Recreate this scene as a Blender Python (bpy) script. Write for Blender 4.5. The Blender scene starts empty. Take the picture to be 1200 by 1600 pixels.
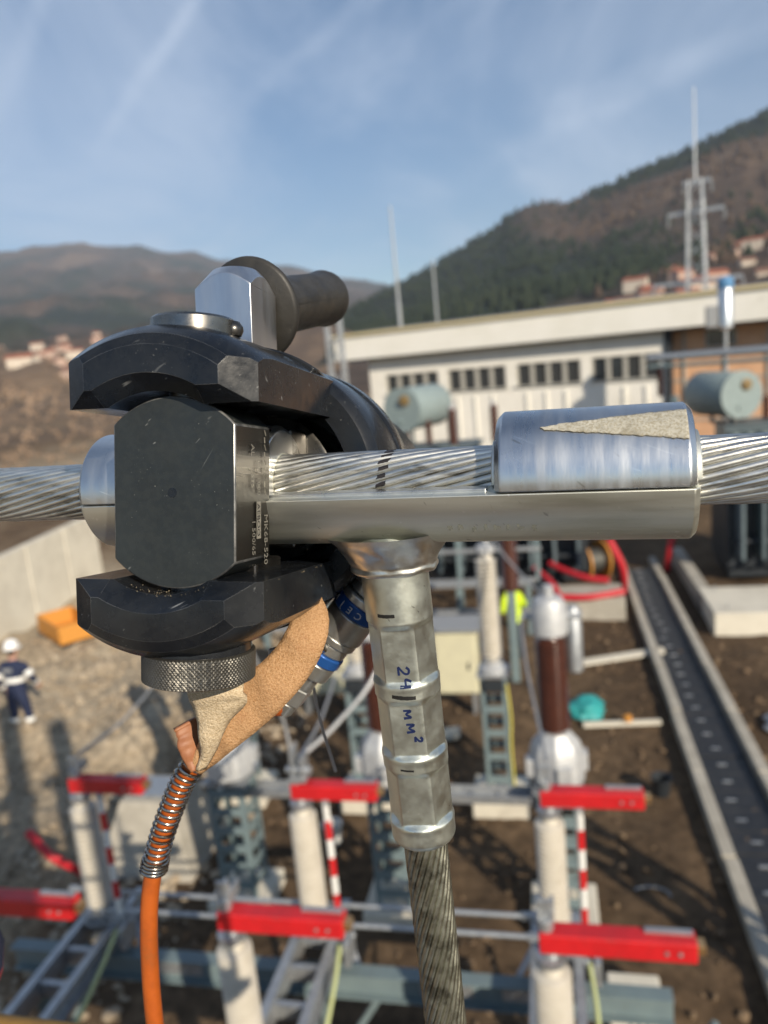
import bpy, bmesh, math, random
from mathutils import Matrix, Vector, noise
R = math.radians
PI = math.pi
random.seed(7)
S = bpy.context.scene
COL = S.collection

# ------------------------------------------------------------------ camera
CAM_H = 6.5
cd = bpy.data.cameras.new('camera')
cam = bpy.data.objects.new('camera', cd); COL.objects.link(cam)
CAMROT = Matrix.Rotation(R(90 - 11.0), 4, 'X') @ Matrix.Rotation(R(-5.4), 4, 'Z')
cam.matrix_world = Matrix.Translation((0, 0, CAM_H)) @ CAMROT
cd.sensor_fit = 'VERTICAL'; cd.sensor_height = 24.0; cd.lens = 18.0
cd.clip_start = 0.02; cd.clip_end = 20000
cd.dof.use_dof = True; cd.dof.focus_distance = 0.365; cd.dof.aperture_fstop = 4.9
S.camera = cam

# ------------------------------------------------------------------ sky and sun
SUN_AZ = R(27.5)          # the sun stands behind the camera, to the right
SUN_EL = R(26)
sun_dir = Vector((math.sin(SUN_AZ) * math.cos(SUN_EL), -math.cos(SUN_AZ) * math.cos(SUN_EL), math.sin(SUN_EL)))
W = bpy.data.worlds.new('World'); S.world = W; W.use_nodes = True
nt = W.node_tree; N = nt.nodes; K = nt.links
N.clear()
wo = N.new('ShaderNodeOutputWorld'); bg = N.new('ShaderNodeBackground')
sky = N.new('ShaderNodeTexSky'); sky.sky_type = 'NISHITA'; sky.sun_disc = False
sky.sun_elevation = SUN_EL; sky.sun_rotation = math.atan2(sun_dir.x, sun_dir.y)
sky.air_density = 1.0; sky.dust_density = 0.1; sky.ozone_density = 2.2; sky.altitude = 500
bg.inputs['Strength'].default_value = 0.084


def wn(t, **kw):
    n = N.new(t)
    for k, v in kw.items(): setattr(n, k, v)
    return n


tc = wn('ShaderNodeTexCoord')


def wmath(op, a, b=None, c=None):
    n = wn('ShaderNodeMath', operation=op)
    for i, x in enumerate((a, b, c)):
        if x is None: continue
        if isinstance(x, (int, float)): n.inputs[i].default_value = x
        else: K.new(x, n.inputs[i])
    return n.outputs[0]


# thin high cloud: stretched noise over the dome
sep = wn('ShaderNodeSeparateXYZ'); K.new(tc.outputs['Generated'], sep.inputs[0])
zc = wmath('MAXIMUM', sep.outputs[2], 0.04)
px = wmath('DIVIDE', sep.outputs[0], wmath('ADD', zc, 0.18))
py = wmath('DIVIDE', sep.outputs[1], wmath('ADD', zc, 0.18))
cmb = wn('ShaderNodeCombineXYZ'); K.new(px, cmb.inputs[0]); K.new(py, cmb.inputs[1])
mp = wn('ShaderNodeMapping'); mp.inputs['Rotation'].default_value = (0, 0, R(35)); mp.inputs['Scale'].default_value = (1.2, 0.75, 1)
K.new(cmb.outputs[0], mp.inputs[0])
n1 = wn('ShaderNodeTexNoise'); n1.inputs['Scale'].default_value = 1.0; n1.inputs['Detail'].default_value = 7; n1.inputs['Roughness'].default_value = 0.58
n1.inputs['Distortion'].default_value = 0.6
K.new(mp.outputs[0], n1.inputs['Vector'])
rmp = wn('ShaderNodeMapRange'); rmp.interpolation_type = 'SMOOTHSTEP'
rmp.inputs['From Min'].default_value = 0.38; rmp.inputs['From Max'].default_value = 0.72; rmp.inputs['To Max'].default_value = 0.58
K.new(n1.outputs[0], rmp.inputs[0])
cloud = rmp.outputs[0]


def trail(p0, p1, half, amount):
    """vapour trail along the great circle through two sky directions"""
    global cloud
    a = Vector(p0).normalized(); b = Vector(p1).normalized()
    n = a.cross(b).normalized(); m = (a + b).normalized()
    dn = wn('ShaderNodeVectorMath', operation='DOT_PRODUCT'); dn.inputs[1].default_value = n
    K.new(tc.outputs['Generated'], dn.inputs[0])
    dm = wn('ShaderNodeVectorMath', operation='DOT_PRODUCT'); dm.inputs[1].default_value = m
    K.new(tc.outputs['Generated'], dm.inputs[0])
    nz = wn('ShaderNodeTexNoise'); nz.inputs['Scale'].default_value = 14; nz.inputs['Detail'].default_value = 4
    K.new(tc.outputs['Generated'], nz.inputs['Vector'])
    wob = wmath('MULTIPLY', wmath('SUBTRACT', nz.outputs[0], 0.5), half * 1.1)
    d = wmath('ABSOLUTE', wmath('ADD', dn.outputs['Value'], wob))
    mr = wn('ShaderNodeMapRange'); mr.interpolation_type = 'SMOOTHSTEP'
    mr.inputs['From Min'].default_value = half; mr.inputs['From Max'].default_value = 0.0; mr.inputs['To Max'].default_value = amount
    K.new(d, mr.inputs[0])
    e = wn('ShaderNodeMapRange'); e.interpolation_type = 'SMOOTHSTEP'
    c = a.dot(m)
    e.inputs['From Min'].default_value = c - 0.012; e.inputs['From Max'].default_value = c + 0.012
    K.new(dm.outputs['Value'], e.inputs[0])
    t = wmath('MULTIPLY', wmath('MULTIPLY', mr.outputs[0], e.outputs[0]), wmath('MULTIPLY', nz.outputs[0], 1.9))
    cloud = wmath('MINIMUM', wmath('ADD', cloud, wmath('MULTIPLY', t, .48)), .95)


def skydir(az, el):
    az, el = R(az), R(el)
    return Vector((math.sin(az) * math.cos(el), math.cos(az) * math.cos(el), math.sin(el)))


TRAILS = [((-8.0, 24.5), (-15.0, 17.3), .014, .62), ((-21.3, 19.1), (-18.2, 24.3), .018, .5), ((2.9, 23.1), (-6.2, 17.9), .017, .36),
          ((27.4, 17.2), (11.1, 13.1), .022, .36), ((23.0, 17.0), (15.5, 15.7), .016, .36)]
for a, b, h_, am in TRAILS: trail(skydir(*a), skydir(*b), h_, am)
mix = wn('ShaderNodeMix', data_type='RGBA', blend_type='MIX')
K.new(cloud, mix.inputs['Factor'])
hs = wn('ShaderNodeHueSaturation'); hs.inputs['Saturation'].default_value = 1.12; K.new(sky.outputs[0], hs.inputs['Color'])
K.new(hs.outputs[0], mix.inputs['A']); mix.inputs['B'].default_value = (6.6, 7.6, 9.2, 1)
K.new(mix.outputs['Result'], bg.inputs['Color']); K.new(bg.outputs[0], wo.inputs[0])

sl = bpy.data.lights.new('sun', 'SUN'); sl.energy = 5.0; sl.angle = R(0.53); sl.color = (1.0, 0.88, 0.71)
so = bpy.data.objects.new('sun', sl); COL.objects.link(so)
so.rotation_euler = sun_dir.to_track_quat('Z', 'Y').to_euler()
so.location = (20, -30, 40)

S.view_settings.view_transform = 'Standard'; S.view_settings.look = 'None'
S.view_settings.gamma = 1; S.view_settings.exposure = 0.3; S.view_settings.use_curve_mapping = False
S.render.engine = 'CYCLES'
S.cycles.use_denoising = True
S.cycles.max_bounces = 8; S.cycles.diffuse_bounces = 3; S.cycles.glossy_bounces = 4; S.cycles.volume_bounces = 1
S.cycles.caustics_reflective = False; S.cycles.caustics_refractive = False
S.cycles.sample_clamp_indirect = 6


# ------------------------------------------------------------------ helpers
class MB:
    def __init__(s, T=None):
        s.v = []; s.f = []; s.T = T or Matrix.Identity(4)

    def add(s, vs, fs, T=None):
        o = len(s.v); M = s.T if T is None else s.T @ T
        s.v += [tuple(M @ Vector(p)) for p in vs]
        s.f += [tuple(i + o for i in f) for f in fs]
        return s

    def box(s, c, d, T=None):
        x, y, z = c; a, b, h = d[0] / 2, d[1] / 2, d[2] / 2
        vs = [(x - a, y - b, z - h), (x + a, y - b, z - h), (x + a, y + b, z - h), (x - a, y + b, z - h),
              (x - a, y - b, z + h), (x + a, y - b, z + h), (x + a, y + b, z + h), (x - a, y + b, z + h)]
        return s.add(vs, [(0, 3, 2, 1), (4, 5, 6, 7), (0, 1, 5, 4), (1, 2, 6, 5), (2, 3, 7, 6), (3, 0, 4, 7)], T)

    def bar(s, p0, p1, wx, wy, up=(0, 0, 1)):
        p0, p1 = Vector(p0), Vector(p1); d = p1 - p0
        z = d.normalized(); x = Vector(up).cross(z)
        if x.length < 1e-4: x = Vector((1, 0, 0)).cross(z)
        x.normalize(); y = z.cross(x)
        M = Matrix((x, y, z)).transposed().to_4x4(); M.translation = p0
        return s.box((0, 0, d.length / 2), (wx, wy, d.length), M)

    def lathe(s, prof, n=24, T=None, cap=True):
        vs = []; fs = []
        for r, h in prof:
            for i in range(n):
                a = 2 * PI * i / n; vs.append((r * math.cos(a), r * math.sin(a), h))
        for j in range(len(prof) - 1):
            for i in range(n):
                k = (i + 1) % n
                fs.append((j * n + i, j * n + k, (j + 1) * n + k, (j + 1) * n + i))
        if cap:
            fs.append(tuple(range(n - 1, -1, -1))); m = (len(prof) - 1) * n
            fs.append(tuple(m + i for i in range(n)))
        return s.add(vs, fs, T)

    def cyl(s, p0, p1, r0, r1=None, n=12):
        p0, p1 = Vector(p0), Vector(p1)
        return s.lathe([(r0, 0), (r0 if r1 is None else r1, (p1 - p0).length)], n, frame(p0, p1 - p0))

    def tube(s, pts, r, n=8, cap=True):
        pts = [Vector(p) for p in pts]; vs = []; fs = []; m = len(pts)
        t = (pts[1] - pts[0]).normalized()
        x = t.orthogonal().normalized()
        for j, p in enumerate(pts):
            t = (pts[min(j + 1, m - 1)] - pts[max(j - 1, 0)]).normalized()
            x = (x - t * x.dot(t)).normalized(); y = t.cross(x)
            rr = r[j] if isinstance(r, (list, tuple)) else r
            for i in range(n):
                a = 2 * PI * i / n; vs.append(p + x * (rr * math.cos(a)) + y * (rr * math.sin(a)))
        for j in range(m - 1):
            for i in range(n):
                k = (i + 1) % n; fs.append((j * n + i, j * n + k, (j + 1) * n + k, (j + 1) * n + i))
        if cap:
            fs.append(tuple(range(n - 1, -1, -1))); fs.append(tuple((m - 1) * n + i for i in range(n)))
        return s.add(vs, fs)

    def prism(s, poly, h0, h1, T=None):
        n = len(poly)
        vs = [(x, y, h0) for x, y in poly] + [(x, y, h1) for x, y in poly]
        fs = [tuple(range(n - 1, -1, -1)), tuple(range(n, 2 * n))] + [(i, (i + 1) % n, n + (i + 1) % n, n + i) for i in range(n)]
        return s.add(vs, fs, T)

    def mesh(s, name, mats=None, smooth=40, fix=True):
        me = bpy.data.meshes.new(name); me.from_pydata(s.v, [], s.f); me.update()
        if fix:
            b = bmesh.new(); b.from_mesh(me); bmesh.ops.recalc_face_normals(b, faces=b.faces); b.to_mesh(me); b.free()
        finish(me, mats, smooth)
        return me

    def build(s, name, mat, parent=None, smooth=40, bevel=0, seg=2, fix=True):
        o = bpy.data.objects.new(name, s.mesh(name, mat, smooth, fix)); COL.objects.link(o)
        if parent: o.parent = parent
        if bevel: bev(o, bevel, seg)
        return o


def finish(me, mats, smooth):
    if mats:
        for m in (mats if isinstance(mats, (list, tuple)) else [mats]): me.materials.append(m)
    if smooth:
        me.polygons.foreach_set('use_smooth', [True] * len(me.polygons))
        me.set_sharp_from_angle(angle=R(smooth))


def bev(o, wd, seg=2, ang=32, edge=None):
    b = o.modifiers.new('bevel', 'BEVEL'); b.width = wd; b.segments = seg; b.limit_method = 'ANGLE'; b.angle_limit = R(ang)
    b.harden_normals = False
    if edge:
        o.data.materials.append(edge); b.material = len(o.data.materials) - 1


def frame(o, z, xh=(1, 0, 0)):
    z = Vector(z).normalized(); x = Vector(xh) - z * z.dot(Vector(xh))
    if x.length < 1e-3: x = z.orthogonal()
    x.normalize(); y = z.cross(x)
    M = Matrix((x, y, z)).transposed().to_4x4(); M.translation = Vector(o)
    return M


def tag(o, label=None, cat=None, group=None, kind=None):
    for k, v in (('label', label), ('category', cat), ('group', group), ('kind', kind)):
        if v: o[k] = v
    return o


def root(name, label, cat, loc=(0, 0, 0), rz=0, group=None, M=None):
    o = bpy.data.objects.new(name, None); COL.objects.link(o)
    o.empty_display_size = 0.1
    if M is not None: o.matrix_world = M
    else: o.location = loc; o.rotation_euler = (0, 0, rz)
    return tag(o, label, cat, group)


def dup(o, parent=None):
    c = o.copy(); COL.objects.link(c); c.parent = parent
    for ch in list(o.children): dup(ch, c)
    return c


def inst(name, me, parent, loc=(0, 0, 0), rot=(0, 0, 0), sc=(1, 1, 1)):
    o = bpy.data.objects.new(name, me); COL.objects.link(o); o.parent = parent
    o.location = loc; o.rotation_euler = rot; o.scale = sc
    return o


def boolean(a, b, op):
    m = a.modifiers.new('b', 'BOOLEAN'); m.object = b; m.operation = op; m.solver = 'EXACT'
    dg = bpy.context.evaluated_depsgraph_get()
    me = bpy.data.meshes.new_from_object(a.evaluated_get(dg)); a.modifiers.clear()
    old = a.data; a.data = me; bpy.data.meshes.remove(old)
    bm_ = b.data; bpy.data.objects.remove(b); bpy.data.meshes.remove(bm_)


def catmull(pts, k=8):
    P = [Vector(p) for p in pts]; P = [P[0] * 2 - P[1]] + P + [P[-1] * 2 - P[-2]]; out = []
    for i in range(1, len(P) - 2):
        for j in range(k):
            t = j / k; a, b, c, d = P[i - 1:i + 3]
            out.append(.5 * ((2 * b) + (c - a) * t + (2 * a - 5 * b + 4 * c - d) * t * t + (3 * b - a - 3 * c + d) * t ** 3))
    out.append(P[-2]); return out


# ------------------------------------------------------------------ materials
def mat(name, col, rough=.6, metal=0., col2=None, scale=8., detail=5, lo=.35, hi=.65, bump=0., bscale=None, stretch=(1, 1, 1),
        rvar=0., spec=.5, coords='Object', dirt=None, dirt_scale=3., dirt_lo=.55, dirt_hi=.75, coat=0., fine=None, aniso=0.):
    m = bpy.data.materials.new(name); m.use_nodes = True
    t = m.node_tree; n = t.nodes; b = n['Principled BSDF']; L = t.links
    b.inputs['Roughness'].default_value = rough; b.inputs['Metallic'].default_value = metal
    b.inputs['Specular IOR Level'].default_value = spec
    b.inputs['Coat Weight'].default_value = coat
    b.inputs['Base Color'].default_value = (*col, 1)
    co = n.new('ShaderNodeTexCoord'); mpn = n.new('ShaderNodeMapping'); mpn.inputs['Scale'].default_value = stretch
    L.new(co.outputs[coords], mpn.inputs[0])

    def noise_(sc, dt=detail):
        x = n.new('ShaderNodeTexNoise'); x.inputs['Scale'].default_value = sc; x.inputs['Detail'].default_value = dt
        x.inputs['Roughness'].default_value = .62
        L.new(mpn.outputs[0], x.inputs['Vector']); return x.outputs[0]

    def rng(src, a, b_, c=0., d=1.):
        x = n.new('ShaderNodeMapRange'); x.interpolation_type = 'SMOOTHSTEP'
        for i, q in zip((1, 2, 3, 4), (a, b_, c, d)): x.inputs[i].default_value = q
        L.new(src, x.inputs[0]); return x.outputs[0]

    def mixc(f, A, B):
        x = n.new('ShaderNodeMix'); x.data_type = 'RGBA'
        L.new(f, x.inputs['Factor'])
        for q, k in ((A, 'A'), (B, 'B')):
            if isinstance(q, tuple): x.inputs[k].default_value = (*q, 1)
            else: L.new(q, x.inputs[k])
        return x.outputs['Result']
    c = None
    base = noise_(scale)
    if col2: c = mixc(rng(base, lo, hi), col, col2)
    if fine:
        c = mixc(rng(noise_(fine[1], 3), .42, .62, 0, fine[2] if len(fine) > 2 else .7), c or col, fine[0])
    if dirt:
        c = mixc(rng(noise_(dirt_scale, 8), dirt_lo, dirt_hi), c or col, dirt)
    if c: L.new(c, b.inputs['Base Color'])
    if rvar: L.new(rng(noise_(scale * 1.7), .3, .7, max(0, rough - rvar), min(1, rough + rvar)), b.inputs['Roughness'])
    if bump:
        bp = n.new('ShaderNodeBump'); bp.inputs['Strength'].default_value = 1.; bp.inputs['Distance'].default_value = bump
        L.new(noise_(bscale or scale * 3, 6), bp.inputs['Height']); L.new(bp.outputs[0], b.inputs['Normal'])
    m['_n'] = 0
    return m


def add_layer(m, build):
    """build(n, L, principled) returns (factor socket, colour, roughness or None, metallic or None) mixed over the material"""
    t = m.node_tree; n = t.nodes; L = t.links; b = n['Principled BSDF']
    f, col, ro, me = build(n, L, b)
    for key, val in (('Base Color', col), ('Roughness', ro), ('Metallic', me)):
        if val is None: continue
        s_ = b.inputs[key]
        x = n.new('ShaderNodeMix'); x.data_type = 'RGBA' if key == 'Base Color' else 'FLOAT'
        L.new(f, x.inputs['Factor'])
        A, B = ('A', 'B')
        ia = [i for i in x.inputs if i.name == 'A' and i.enabled][0]; ib = [i for i in x.inputs if i.name == 'B' and i.enabled][0]
        out = [o for o in x.outputs if o.enabled][0]
        if s_.is_linked:
            L.new(s_.links[0].from_socket, ia)
        else:
            ia.default_value = s_.default_value if key != 'Base Color' else tuple(s_.default_value)
        ib.default_value = (*val, 1) if key == 'Base Color' else val
        L.new(out, s_)


def scuffs(m, scale, col, stretch=(1, 1, 1), th=.70, seed=0.):
    """sparse bright specks (or, with a stretched pattern, short straight scratches)"""
    def bld(n, L, b):
        co = n.new('ShaderNodeTexCoord'); r_ = n.new('ShaderNodeMapping'); r_.inputs['Rotation'].default_value = (seed * .3, seed * .2, seed); r_.inputs['Location'].default_value = (seed, 0, seed)
        L.new(co.outputs['Object'], r_.inputs[0])
        mp_ = n.new('ShaderNodeMapping'); mp_.inputs['Scale'].default_value = stretch
        L.new(r_.outputs[0], mp_.inputs[0])
        z = n.new('ShaderNodeTexNoise'); z.inputs['Scale'].default_value = scale; z.inputs['Detail'].default_value = 1
        L.new(mp_.outputs[0], z.inputs['Vector'])
        q = n.new('ShaderNodeMapRange'); q.inputs[1].default_value = th; q.inputs[2].default_value = th + .06; q.inputs[4].default_value = .8
        L.new(z.outputs[0], q.inputs[0])
        z2 = n.new('ShaderNodeTexNoise'); z2.inputs['Scale'].default_value = 45; L.new(r_.outputs[0], z2.inputs['Vector'])
        q2 = n.new('ShaderNodeMapRange'); q2.inputs[1].default_value = .5; q2.inputs[2].default_value = .65; L.new(z2.outputs[0], q2.inputs[0])
        u_ = n.new('ShaderNodeMath'); u_.operation = 'MULTIPLY'; L.new(q.outputs[0], u_.inputs[0]); L.new(q2.outputs[0], u_.inputs[1])
        return u_.outputs[0], col, None, None
    add_layer(m, bld)
    return m


M = {}
M['alu'] = mat('alu_extruded', (.80, .80, .74), .50, 1., (.70, .71, .64), 30, stretch=(.12, 1, 1), bump=.00006, bscale=300, rvar=.07,
               dirt=(.44, .45, .37), dirt_scale=34, dirt_lo=.5, dirt_hi=.75)
scuffs(M['alu'], 420, (.92, .92, .88), (.08, 1, 1), .69, 1.4); scuffs(M['alu'], 420, (.25, .25, .22), (1, .1, .4), .70, 3.2)
M['alu_bright'] = mat('alu_machined', (.70, .72, .73), .34, 1., (.60, .62, .64), 70, stretch=(1, .15, .15), bump=.00006, bscale=300, rvar=.09,
                      dirt=(.46, .46, .44), dirt_scale=30, dirt_lo=.55, dirt_hi=.8)
scuffs(M['alu_bright'], 500, (.92, .92, .90), (.06, 1, 1), .68, .4); scuffs(M['alu_bright'], 500, (.30, .30, .28), (1, .08, .3), .70, 2.2)
M['alu_brushed'] = mat('alu_brushed', (.70, .71, .72), .34, 1., (.62, .63, .65), 90, stretch=(1, .1, 1), bump=.00003, bscale=300, rvar=.05)
M['alu_spout'] = mat('alu_spout', (.74, .78, .71), .42, 1., (.70, .74, .67), 40, bump=.00006, bscale=260, rvar=.08,
                     dirt=(.58, .61, .53), dirt_scale=40, dirt_lo=.55, dirt_hi=.85)
scuffs(M['alu_spout'], 420, (.92, .92, .88), (1, .1, 1), .70, 1.9); scuffs(M['alu_spout'], 600, (.25, .25, .22), (1, 1, .4), .72, 3.9)
M['alu_weld'] = mat('alu_weld', (.86, .86, .82), .36, 1., (.74, .74, .68), 90, bump=.0003, bscale=120, rvar=.08)
M['strand'] = mat('alu_strand', (.78, .77, .72), .38, 1., (.62, .61, .56), 140, stretch=(.2, 1, 1), bump=.00012, bscale=500, rvar=.08,
                  dirt=(.30, .29, .26), dirt_scale=160, dirt_lo=.52, dirt_hi=.68)
M['strand_dull'] = mat('alu_strand_dull', (.48, .48, .40), .42, 1., (.34, .34, .27), 90, bump=.00010, bscale=500, rvar=.08,
                       dirt=(.18, .175, .14), dirt_scale=80, dirt_lo=.47, dirt_hi=.65)
M['core'] = mat('cable_core', (.10, .10, .09), .6, .6, bump=.0001)
M['black'] = mat('black_oxide', (.006, .008, .012), .22, 0., (.016, .018, .021), 25, bump=.00005, bscale=260, rvar=.08,
                 spec=.4, fine=((.022, .024, .026), 260, .2), dirt=(.04, .04, .037), dirt_scale=26, dirt_lo=.62, dirt_hi=.9)
scuffs(M['black'], 1100, (.34, .34, .32), th=.75); scuffs(M['black'], 500, (.30, .31, .31), (1, .02, 1), .71, 1.2); scuffs(M['black'], 500, (.30, .31, .31), (.03, 1, .4), .73, 2.7)
M['black_face'] = mat('black_ground_face', (.020, .024, .025), .40, 0., (.014, .017, .018), 18, bump=.00005, bscale=300, rvar=.1,
                      fine=((.034, .038, .035), 260, .25), dirt=(.05, .052, .045), dirt_scale=30, dirt_lo=.6, dirt_hi=.88)
scuffs(M['black_face'], 1100, (.36, .36, .32), th=.74); scuffs(M['black_face'], 420, (.30, .31, .30), (1, .02, 1), .745, .6); scuffs(M['black_face'], 420, (.28, .29, .28), (.02, 1, 1), .75, 3.1); scuffs(M['black_face'], 420, (.28, .29, .28), (.3, .03, 1), .75, 5.3)
M['edge'] = mat('worn_edge', (.10, .105, .11), .3, .6, (.34, .34, .33), 55, lo=.42, hi=.66, detail=8)
M['steel_ground'] = mat('steel_ground_side', (.11, .105, .095), .30, .9, (.12, .115, .105), 40, stretch=(1, 1, .05), bump=.00003, bscale=400, rvar=.06)
M['steel'] = mat('steel_pin', (.42, .40, .37), .24, 1., (.33, .31, .28), 70, bump=.00003, bscale=300, rvar=.06)
M['steel_dark'] = mat('steel_dark', (.16, .155, .145), .33, .95, (.11, .105, .10), 60, bump=.00004, rvar=.08)
M['pin'] = mat('pin_steel', (.27, .26, .24), .30, 1., (.20, .19, .175), 70, rvar=.07)
M['bright'] = mat('zinc_steel', (.62, .62, .59), .36, .9, (.50, .50, .47), 60, rvar=.06)
M['knurl'] = mat('knurled_steel', (.14, .135, .12), .42, .8, (.10, .095, .085), 60)
M['rubber'] = mat('black_rubber', (.022, .021, .019), .5, 0., (.034, .032, .028), 60, bump=.00012, bscale=400, rvar=.08,
                  dirt=(.06, .055, .046), dirt_scale=40, dirt_lo=.5, dirt_hi=.8)
M['leather'] = mat('leather_rough', (.36, .195, .085), .92, 0., (.50, .295, .155), 900, detail=6, bump=.0009, bscale=800, spec=.15,
                   fine=((.60, .39, .21), 1500, .5), dirt=(.35, .17, .08), dirt_scale=60, dirt_lo=.55, dirt_hi=.8)
M['leather_pale'] = mat('leather_pale', (.44, .33, .20), .92, 0., (.60, .48, .32), 700, detail=6, bump=.0009, bscale=700, spec=.15,
                        fine=((.76, .64, .46), 1300, .7), dirt=(.33, .24, .14), dirt_scale=60, dirt_lo=.5, dirt_hi=.8)
M['leather_smooth'] = mat('leather_smooth', (.33, .14, .065), .55, 0., (.27, .105, .048), 90, bump=.0001, bscale=600)
M['hose'] = mat('orange_hose', (.42, .092, .012), .42, 0., (.34, .072, .010), 60, bump=.00005, bscale=200,
                dirt=(.28, .085, .02), dirt_scale=60, dirt_lo=.52, dirt_hi=.75)
M['blue'] = mat('blue_anodised', (.02, .10, .36), .3, .35, bump=.00003)
M['ink'] = mat('marker_ink', (.012, .012, .012), .5)
M['ink_blue'] = mat('marker_ink_blue', (.008, .018, .075), .45)
M['engrave'] = mat('engraved_white', (.30, .285, .24), .6, 0., (.16, .15, .13), 300)
M['residue'] = mat('tape_residue', (.36, .345, .29), .85, 0., (.46, .44, .37), 300, bump=.0003, bscale=700, fine=((.27, .24, .17), 900, .8),
                   dirt=(.22, .20, .15), dirt_scale=90)
M['grit'] = mat('grit', (.11, .09, .06), .9, 0., (.22, .185, .12), 900)
M['galv'] = mat('galvanised', (.50, .52, .53), .48, .75, (.40, .42, .44), 14, bump=.0004, bscale=60, rvar=.08)
M['paint'] = mat('grey_green_paint', (.17, .225, .235), .5, 0., (.15, .20, .215), 6, dirt=(.12, .13, .12), dirt_scale=5, dirt_lo=.6, dirt_hi=.85)
M['porc_white'] = mat('pale_silicone', (.60, .56, .48), .42, 0., (.53, .49, .41), 9)
M['porc_grey'] = mat('grey_silicone', (.25, .26, .27), .45)
M['porc_brown'] = mat('brown_porcelain', (.085, .030, .018), .22, 0., (.065, .024, .015), 9, coat=.4)
M['red'] = mat('red_paint', (.58, .014, .018), .45, 0., (.48, .012, .016), 6, coat=.15, dirt=(.34, .03, .03), dirt_scale=7, dirt_lo=.55, dirt_hi=.8)
M['white'] = mat('white_paint', (.78, .78, .75), .45, 0., (.70, .70, .66), 10)
M['copper'] = mat('copper', (.72, .46, .22), .35, .9)
M['cast'] = mat('cast_aluminium', (.56, .57, .57), .55, .35, (.47, .48, .49), 10, bump=.001, bscale=60)
M['concrete'] = mat('concrete', (.42, .39, .33), .9, 0., (.34, .315, .265), 2.5, bump=.006, bscale=30, dirt=(.24, .215, .17), dirt_scale=1.6, dirt_lo=.55, dirt_hi=.8)
M['concrete_pale'] = mat('concrete_pale', (.66, .62, .52), .9, 0., (.58, .54, .45), 1.4, bump=.006, bscale=20, dirt=(.36, .33, .27), dirt_scale=1.2, dirt_lo=.56, dirt_hi=.8)
M['cream'] = mat('cream_cabinet', (.60, .57, .40), .5, 0., (.55, .52, .37), 4)
M['dark'] = mat('dark_machine', (.035, .042, .05), .5, .2, (.025, .03, .036), 5)
M['tank'] = mat('transformer_tank', (.115, .15, .165), .5, 0., (.09, .12, .135), 4)
M['conserv'] = mat('conservator', (.25, .31, .31), .5, 0., (.22, .275, .275), 4)
M['gauge'] = mat('gauge_brown', (.22, .15, .06), .5)
M['trench'] = mat('black_cover', (.016, .018, .022), .5, 0., (.03, .031, .034), 8)
M['redpipe'] = mat('red_conduit', (.50, .02, .03), .45)
M['teal'] = mat('teal_bag', (.03, .30, .30), .6)
M['plastic'] = mat('clear_plastic', (.55, .55, .55), .25, 0., (.3, .3, .32), 14)
M['wall_white'] = mat('white_render', (.86, .83, .75), .85, 0., (.80, .77, .69), .8, dirt=(.58, .55, .47), dirt_scale=.5, dirt_lo=.55, dirt_hi=.85)
M['fascia'] = mat('fascia', (.85, .83, .76), .6, 0., (.80, .78, .70), .6, dirt=(.60, .58, .51), dirt_scale=.7, dirt_lo=.6, dirt_hi=.9)
M['fascia_trim'] = mat('fascia_trim', (.62, .52, .28), .6)
M['roof'] = mat('grey_roof', (.25, .25, .25), .7, 0., (.20, .20, .20), 1)
M['brick'] = mat('brick_panel', (.70, .42, .25), .85, 0., (.63, .36, .21), 1.5, bump=.01, bscale=8)
M['glass'] = mat('window_glass', (.03, .035, .04), .1, 0., spec=.8)
M['frame'] = mat('window_frame', (.40, .39, .35), .6)
M['roof_tile'] = mat('roof_tile', (.33, .115, .065), .85, 0., (.25, .085, .05), .6)
M['roof_tile2'] = mat('roof_tile_brown', (.24, .13, .09), .85, 0., (.19, .10, .07), .6)
M['house_wall'] = mat('house_wall', (.62, .56, .47), .85, 0., (.50, .42, .34), .2)
M['house_wall2'] = mat('house_wall_pink', (.50, .34, .27), .85, 0., (.58, .44, .35), .2)
M['navy'] = mat('navy_cloth', (.010, .017, .050), .85, 0., (.017, .026, .065), 12, bump=.002, bscale=40)
M['hivis'] = mat('hivis_yellow', (.62, .80, .02), .75, 0., (.50, .68, .02), 10, bump=.002, bscale=40)
M['reflect'] = mat('reflective_tape', (.80, .80, .76), .5)
M['skin'] = mat('skin', (.48, .27, .19), .55)
M['boot'] = mat('boot', (.03, .025, .02), .7)
M['trousers'] = mat('dark_trousers', (.03, .035, .05), .85)
M['helmet_white'] = mat('white_helmet', (.82, .82, .80), .35)
M['helmet_red'] = mat('red_helmet', (.62, .03, .04), .35)
M['basket'] = mat('basket_yellow', (.36, .20, .035), .5, 0., (.28, .15, .03), 20, dirt=(.08, .05, .02), dirt_scale=18, dirt_lo=.55, dirt_hi=.8)
M['yellow'] = mat('yellow_cable', (.62, .55, .12), .5)
M['palegreen'] = mat('earth_wire_sheath', (.50, .54, .26), .5)
M['grey_wire'] = mat('grey_wire', (.34, .35, .36), .5, .4)
M['orange_box'] = mat('orange_steel', (.55, .24, .04), .6)
M['duct'] = mat('duct_metal', (.58, .62, .66), .35, .8)
M['bluecap'] = mat('blue_cap', (.10, .25, .45), .5)
M['palecap'] = mat('pale_blue_cap', (.42, .52, .66), .4)
M['hair'] = mat('dark_hair', (.03, .02, .015), .7)
M['bark'] = mat('bark', (.12, .085, .06), .9)
M['twig'] = mat('bare_twigs', (.22, .15, .10), .95, 0., (.31, .22, .15), .5)
M['rock'] = mat('stones', (.40, .33, .24), .9, 0., (.27, .215, .15), 1.2)
M['clod'] = mat('earth_clods', (.13, .085, .05), .95, 0., (.18, .125, .075), 1.2)
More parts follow.
